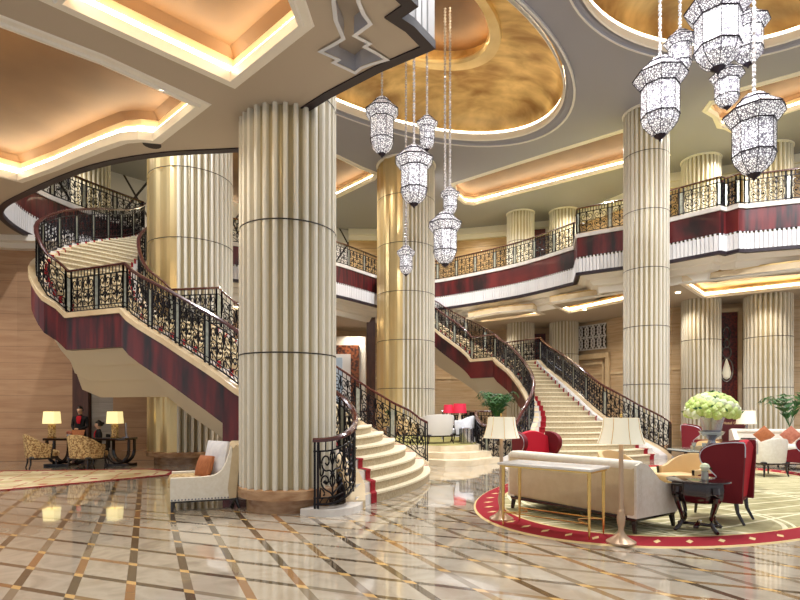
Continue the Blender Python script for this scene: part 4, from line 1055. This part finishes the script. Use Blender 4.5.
table_lamp((1.72, 19.2, 1.075), 'pink-red drum-shaded lamp on the platform table, nearer the broad column', .68, .36, 'shade_r', 'shade', True, .3)
table_lamp((2.12, 19.15, 1.075), 'pink-red drum-shaded lamp on the platform table, nearer the plant', .72, .5, 'shade_r', 'shade', True, .34)
sl = thing('stool', 'silver fluted drum stool at the right of the platform', 'stool', (2.1, 17.0, .515))
MB().lathe([(.2, 0), (.22, .03), (.22, .48), (.2, .5)], 0, 0, 24).build('body', 'urn', sl)
sm = MB()
for k in range(12): a = 2*PI*k/12; sm.tube([(.222*math.cos(a), .222*math.sin(a), .04), (.222*math.cos(a), .222*math.sin(a), .47)], .012, 4)
sm.build('flute', 'iron', sl)

# near left armchair ---------------------------------------------------
ac_ = thing('armchair', 'pale armchair with nailhead trim beside the nearest column', 'armchair', (-3.22, 8.98, 0), dirz(-.93, -.37)); ac_.scale = (1.1, 1.08, 1.08)
MB().rbox(-.46, .46, -.5, .42, .16, .32, .03).build('seat_base', 'cream', ac_)
MB().rbox(-.35, .35, -.54, .28, .32, .47, .05).build('seat_cushion', 'quilt', ac_)
rows = []
for i in range(9):
    u = i/8; x = (u-.5)*.99; top = .95+.03*math.sin(u*PI); e_ = .1*abs(2*u-1)**3
    rows.append([(x, .30, .16), (x, .50-e_, .17), (x, .55-e_, top-.04), (x, .51-e_, top), (x, .40, top), (x, .35, top-.05), (x, .28, .3)])
MB().loops(rows).build('backrest', 'sofa_back', ac_)
prof = [(-.5, .16), (-.5, .46), (-.46, .49), (-.2, .49), (.04, .5), (.18, .56), (.25, .68), (.3, .82), (.34, .9), (.34, .16)]
for sx in (-1, 1):
    x0 = .36 if sx > 0 else -.48
    a_ = MB().prism([(p.x, p.y) for p in smooth_path([(q[0], q[1], 0) for q in prof], 3)], x0, x0+.12, 'x').build('arm', 'cream', ac_)
    nh = MB(); xe = x0+.125 if sx > 0 else x0-.005
    for i in range(18): nh.lathe([(.014, .172), (.008, .19)], xe, -.48+i*.045, 6)
    nh.build('nailhead_trim', 'urn', a_)
MB().box(-.44, .44, -.48, .4, .13, .17).build('frame', 'black_wood', ac_)
for sx in (-1, 1):
    for sy, l in ((-.46, -.02), (.4, .05)): MB().tube([(sx*.4, sy, .15), (sx*.42, sy+l, 0)], .03, 6, rads=[.035, .02]).build('leg', 'black_wood', ac_)
cushion((-3.06, 8.98, .79), dirz(-.6, -.8), -.2, 'white_fab', 'large white cushion leaning on the back of the pale armchair', .56, roll=0)
cushion((-3.2, 8.84, .66), dirz(-.6, -.8), -.3, 'orange', 'ribbed orange cushion in front of the white one on the pale armchair', .36, roll=0)

# reception desk with staff --------------------------------------------
dk = thing('desk', 'long dark reception desk on curved pedestals under the stair', 'desk', (-8.78, 15.35, 0))
MB().rbox(-1.15, 1.15, -.36, .36, .72, .79, .015).build('desktop', 'brown_gloss', dk)
for x in (-.85, .85):
    m = MB()
    for sy in (-.16, .16):
        m.tube([(x+.3*math.cos(a)*1.0, sy, .42+.34*math.sin(a)) for a in [PI*1.0+PI*i/10 for i in range(11)]], .045, 6)
        m.tube([(x-.3, sy, .42), (x-.3, sy, .73)], .045, 6); m.tube([(x+.3, sy, .42), (x+.3, sy, .73)], .045, 6)
    m.rbox(x-.34, x+.34, -.26, .26, 0, .06, .01)
    m.build('pedestal', 'black_wood', dk)
table_lamp((-9.8, 15.2, .79), 'lit square-shaded lamp on the left end of the reception desk', .74, .36, 'shade_y', 'pattern', False, .34)
table_lamp((-8.05, 15.25, .79), 'lit square-shaded lamp on the right end of the reception desk', .74, .36, 'shade_y', 'pattern', False, .34)
fv = thing('flower_vase', 'small bowl of pink flowers beside the left desk lamp', 'vase', (-9.25, 15.1, .79))
MB().lathe([(.04, 0), (.07, .06), (.06, .1)], 0, 0, 14).build('bowl', 'urn', fv)
m = MB()
for i in range(7):
    a = i*.9; bm = bmesh.new(); bmesh.ops.create_icosphere(bm, subdivisions=1, radius=.035); m.bm(bm, Matrix.Translation((.05*math.cos(a), .05*math.sin(a), .13+.02*(i % 3))))
m.build('petals', 'pink', fv)
mon = thing('monitor', 'tilted computer screen seen from behind on the reception desk', 'monitor', (-7.85, 15.45, .79), math.radians(-60))
MB().rbox(-.24, .24, -.015, .015, .08, .42, .008).build('screen', 'urn', mon); MB().box(-.03, .03, 0, .04, 0, .12).box(-.1, .1, -.08, .08, 0, .015).build('stand', 'urn', mon)
tub_chair((-9.75, 14.7, 0), dirz(.75, .65), 'patterned gold tub chair at the left of the reception desk', 'pattern', .84, .8, .92, .66, .38)
tub_chair((-8.42, 14.55, 0), dirz(.3, .95), 'patterned gold tub chair with its back to us at the reception desk', 'pattern', .88, .8, .92, .66, .38)

def skin(name, verts, edges, m, parent, sub=2, root=0):
    me = bpy.data.meshes.new(name); bm = bmesh.new(); sl_ = bm.verts.layers.skin.verify(); vv = []
    for i, (p, r) in enumerate(verts):
        v = bm.verts.new(p); v[sl_].radius = r if isinstance(r, tuple) else (r, r); v[sl_].use_root = (i == root); vv.append(v)
    for a, b in edges: bm.edges.new((vv[a], vv[b]))
    bm.to_mesh(me); bm.free()
    o = bpy.data.objects.new(name, me); COL.objects.link(o); o.parent = parent
    me.materials.append(M[m]); s = o.modifiers.new('skin', 'SKIN'); s.use_smooth_shade = True
    u = o.modifiers.new('sub', 'SUBSURF'); u.levels = sub; u.render_levels = sub
    return o
def person(loc, rz, label, sit=False, hold=False):
    hz = .5 if sit else .93       # hip height
    H = hz+.72
    t = thing('person', label, 'person', loc, rz)
    # body: pelvis, spine, neck and head, arms with hands, legs
    V = [((0, 0, hz), (.14, .11)), ((0, 0, hz+.2), (.12, .09)), ((0, -.01, hz+.38), (.16, .1)), ((0, 0, hz+.47), (.07, .07)), ((0, -.005, hz+.53), (.05, .05))]
    E = [(0, 1), (1, 2), (2, 3), (3, 4)]
    for sx in (-1, 1):
        k = len(V)
        V += [((sx*.17, 0, hz+.42), .055), ((sx*.21, .01, hz+.16), .045), ((sx*.1, -.2, hz+.08), .032), ((sx*.05, -.25, hz+.08), .028)]
        E += [(2, k), (k, k+1), (k+1, k+2), (k+2, k+3)]
        k = len(V)
        if sit: V += [((sx*.1, -.02, hz-.02), .09), ((sx*.11, -.42, hz), .07), ((sx*.11, -.44, .08), .045), ((sx*.11, -.56, .04), .04)]
        else: V += [((sx*.09, 0, hz-.08), .1), ((sx*.09, -.01, hz-.45), .065), ((sx*.09, .01, .08), .042), ((sx*.09, -.12, .04), .04)]
        E += [(0, k), (k, k+1), (k+1, k+2), (k+2, k+3)]
    body = skin('body', V, E, 'suit', t)
    # hands with fingers
    for sx in (-1, 1):
        hx, hy, hh = sx*.03, -.28, hz+.085
        HV = [((sx*.05, -.25, hh), .022), ((hx, hy, hh), (.034, .016))]; HE = [(0, 1)]
        for f in range(4):
            ln = (.055, .062, .058, .045)[f]; yy = hy+.025-.018*f
            HV += [((hx-sx*.02, yy, hh), .009), ((hx-sx*(.02+ln*.6), yy-.004, hh-.004), .0085), ((hx-sx*(.02+ln), yy-.002, hh-.014), .007)]
            b = len(HV)-3; HE += [(1, b), (b, b+1), (b+1, b+2)]
        HV += [((hx+sx*.0, hy+.03, hh+.018), .01), ((hx-sx*.03, hy+.03, hh+.026), .008)]; b = len(HV)-2; HE += [(1, b), (b, b+1)]
        skin('hand', HV, HE, 'skin', t, 1)
    hd = MB(); rows = []
    for i in range(13):
        v = i/12; z = hz+.52+.235*v; prof_ = math.sin(PI*min(1, max(.02, v*.93+.06)))**.55; n = 18; r = []
        for j in range(n):
            a = 2*PI*j/n; x = .074*prof_*math.cos(a)*(.78+.3*min(1, v*1.7)); y = .095*prof_*math.sin(a)*(.9+.12*v)
            if math.sin(a) < -.9 and .38 < v < .55: y -= .016*(1-abs(v-.42)/.14)
            r.append((x, y-.01, z))
        rows.append(r)
    hd.loops(rows); bm = bmesh.new()
    head = hd.build('head', 'skin', t)
    MB().lathe([(.048, hz+.42), (.045, hz+.5), (.05, hz+.56)], 0, 0, 14).build('neck', 'skin', t)
    for sx in (-1, 1):
        MB().lathe([(.003, hz+.63), (.009, hz+.636), (.003, hz+.642)], sx*.028, -.098, 8).build('eye', 'hair', head)
        MB().rbox(sx*.074-.008, sx*.074+.008, -.015, .015, hz+.6, hz+.66, .005).build('ear', 'skin', head)
    MB().rbox(-.022, .022, -.104, -.092, hz+.575, hz+.585, .003).build('mouth', 'red', head)
    hr = MB(); rows = []
    for i in range(8):
        v = i/7; z = hz+.6+.178*v; k = max(.04, (1-v*v)**.5); n = 18; r = []
        for j in range(n):
            a = 2*PI*j/n; y = .112*k*math.sin(a)+.004
            if y < -.03 and v < .42: y = -.03
            r.append((.088*k*math.cos(a), y, z))
        rows.append(r)
    hr.loops(rows); hr.lathe([(.01, hz+.63), (.045, hz+.65), (.05, hz+.68), (.02, hz+.71)], 0, .11, 12); hr.build('hair', 'hair', t)
    sh_ = MB(); rows = []
    for z, w_, d_ in ((hz+.24, .04, .115), (hz+.34, .06, .125), (hz+.42, .07, .105), (hz+.47, .05, .075)):
        rows.append([(-w_, -d_+.01, z), (0, -d_-.008, z), (w_, -d_+.01, z)])
    sh_.loops(rows, False, False).build('blouse', 'red', t)
    return t
person((-9.45, 15.95, 0), math.radians(10), 'standing woman in black jacket and red blouse behind the reception desk')
person((-8.9, 15.95, 0), math.radians(-50), 'seated woman in dark jacket working at the reception desk', True)
fo = MB().rbox(-.18, .18, -.01, .01, 0, .22, .005).build('menu_folder', 'orange'); fo.location = (-9.28, 15.5, .8); fo.rotation_euler = (-.5, 0, .1)
tag(fo, 'brown leather folder propped in front of the standing woman', 'folder')
oc = thing('office_chair', 'plain dark chair under the seated woman behind the reception desk', 'chair', (-8.9, 16.0, 0), math.radians(-50))
MB().rbox(-.22, .22, -.22, .22, .34, .4, .02).build('seat', 'suit', oc); MB().rbox(-.2, .2, .2, .25, .45, .85, .02).build('backrest', 'suit', oc); legs(oc, .44, .44, .36)

# ------------------------------------------------------------------ wall details
# art niche between the two right-hand columns
nx = thing('art_niche', 'tall red-brown relief panel with silver teardrop sculpture between two fluted columns', 'wall art', (13.95, 23.0, 0), math.radians(-21.0))
MB().box(-.42, .42, .28, .34, .1, 5.75).build('relief_panel', 'niche', nx, smooth=False)
m = MB(); m.box(-.56, -.42, .1, .34, 0, 5.9).box(.42, .56, .1, .34, 0, 5.9).box(-.56, .56, .1, .34, 5.75, 5.9); m.build('frame', 'coping', nx, smooth=False)
def ringm(cz, a, b, rr): return [(a*math.cos(t), .2, cz+b*math.sin(t)) for t in [2*PI*i/20 for i in range(21)]]
MB().tube(ringm(4.85, .13, .26, .03), .035, 6).build('upper_ring', 'urn', nx); MB().tube(ringm(4.42, .1, .17, .03), .035, 6).build('middle_ring', 'urn', nx); MB().tube(ringm(4.02, .17, .24, .03), .035, 6).build('lower_ring', 'urn', nx)
MB().lathe([(.01, 3.78), (.05, 3.65), (.12, 3.4), (.17, 3.15), (.13, 2.95), (.02, 2.87)], 0, .2, 16).build('teardrop', 'shade', nx)
MB().tube(ringm(3.28, .24, .5, .03), .03, 6).build('teardrop_ring', 'urn', nx)
un = thing('art_niche', 'upper red relief panel with silver ring on the gallery wall, right side', 'wall art', (13.3, 22.9, 8.25), math.radians(-21.0))
MB().box(-.42, .42, .3, .36, 0, 3.2).build('relief_panel', 'niche', un, smooth=False)
MB().tube([(.16*math.cos(t), .26, 2.2+.28*math.sin(t)) for t in [2*PI*i/16 for i in range(17)]], .03, 6).build('ring', 'urn', un)
un = thing('art_niche', 'narrow red relief panel between the pair of far gallery columns', 'wall art', (7.7, 30.2, 8.25), math.radians(-15))
MB().box(-.42, .42, 0, .08, 0, 3.4).build('relief_panel', 'niche', un, smooth=False)
MB().tube([(.16*math.cos(t), -.05, 2.0+.28*math.sin(t)) for t in [2*PI*i/16 for i in range(17)]], .03, 6).build('ring', 'urn', un)
un = thing('art_niche', 'narrow red relief panel between the pair of far columns at stair head', 'wall art', (7.7, 30.2, 0), math.radians(-15))
MB().box(-.42, .42, 0, .08, 3.9, 5.8).build('relief_panel', 'niche', un, smooth=False)
sg = thing('sign_board', 'maroon freestanding sign board with gold gallery lettering in front of the niche', 'sign', (10.95, 17.75, 0), math.radians(-20))
MB().rbox(-.3, .42, -.02, .02, .0, 1.5, .01).build('board', 'maroon_board', sg)
cu = bpy.data.curves.new('lettering', 'FONT'); cu.body = 'Hotel Gallery'; cu.size = .12; cu.extrude = .003; cu.align_x = 'CENTER'; cu.resolution_u = 3
tmp = bpy.data.objects.new('lettering', cu); COL.objects.link(tmp); bpy.context.view_layer.update(); lme = bpy.data.meshes.new_from_object(tmp.evaluated_get(bpy.context.evaluated_depsgraph_get())); bpy.data.objects.remove(tmp); lt_ = bpy.data.objects.new('lettering', lme); COL.objects.link(lt_); lt_.parent = sg; lt_.location = (.02, -.026, 1.1); lt_.rotation_euler = (PI/2, 0, 0); lme.materials.clear(); lme.materials.append(M['tan'])
# lattice window and door surround on the back wall
a_w = math.atan2(27.6-30.2, 10.4-8.6)
lw = thing('lattice_window', 'white latticed window high on the wall beside the free-standing column', 'window', (9.72, 28.45, 3.6), a_w, kind='thing')
MB().box(-1.3, 1.3, -.02, .02, 1.1, 2.35).build('glass', 'dark', lw, smooth=False)
m = MB()
for i in range(7):
    for j in range(2):
        cx, cz = -1.12+.37*i, 1.42+.62*j
        for s in (-1, 1):
            m.tube([(cx-.185, -.05, cz+s*.31), (cx+s*0-.06, -.05, cz+s*.1), (cx-.185, -.05, cz-s*.31)], .03, 4)
            m.tube([(cx+.185, -.05, cz+s*.31), (cx+.06, -.05, cz+s*.1), (cx+.185, -.05, cz-s*.31)], .03, 4)
            m.tube([(cx-.185, -.05, cz), (cx, -.05, cz+s*.31), (cx+.185, -.05, cz)], .022, 4)
for z in (1.1, 1.73, 2.35): m.box(-1.32, 1.32, -.07, -.03, z-.03, z+.03)
m.build('lattice', 'white_flute', lw, smooth=False)
dn = MB(); dn.box(-1.5, -1.3, -.12, 0, 0, 4.4).box(1.3, 1.5, -.12, 0, 0, 4.4).box(-1.5, 1.5, -.16, 0, 4.2, 4.45).box(-1.15, -1.05, -.06, 0, 0, 4.0).box(1.05, 1.15, -.06, 0, 0, 4.0).box(-1.15, 1.15, -.06, 0, 3.9, 4.0)
d_ = dn.build('door_1', 'coping', smooth=False); d_.location = (9.72, 28.4, 0); d_.rotation_euler = (0, 0, a_w); struct(d_)
# doorway seen between the nearest column and the broad one
dw = struct(MB().box(-4.0, -1.9, 29.8, 30.0, 0, 5.6).build('door_2', 'cornice', smooth=False))
MB().box(-3.9, -2.25, 29.6, 29.8, .0, 5.1).build('mosaic_jamb', 'rust', dw, smooth=False)
MB().box(-3.95, -2.7, 29.5, 29.6, .0, 4.6).build('inner_frame', 'white_flute', dw, smooth=False)
MB().box(-3.95, -3.15, 29.45, 29.5, 1.0, 4.4).build('display_glass', 'blue_glass', dw, smooth=False)
struct(MB().box(-1.75, -1.3, 28.3, 28.6, 0, 6.4).build('wall_pier', 'dark_wood', smooth=False))
# underside star lights
for px, py in [(678, 292), (585, 309)]:
    x, y = at(px, py, 6.15); o = MB().lathe([(.1, 6.13), (.07, 6.1)], x, y, 12).build('downlight', 'led_w'); tag(o, 'small round downlight in the mezzanine soffit ' + ('near the free-standing column' if px > 600 else 'above the far right stair-head column'), 'ceiling light')

for o in bpy.data.objects:
    if '_w' in o.keys(): del o['_w']
print('objects', len(bpy.data.objects))
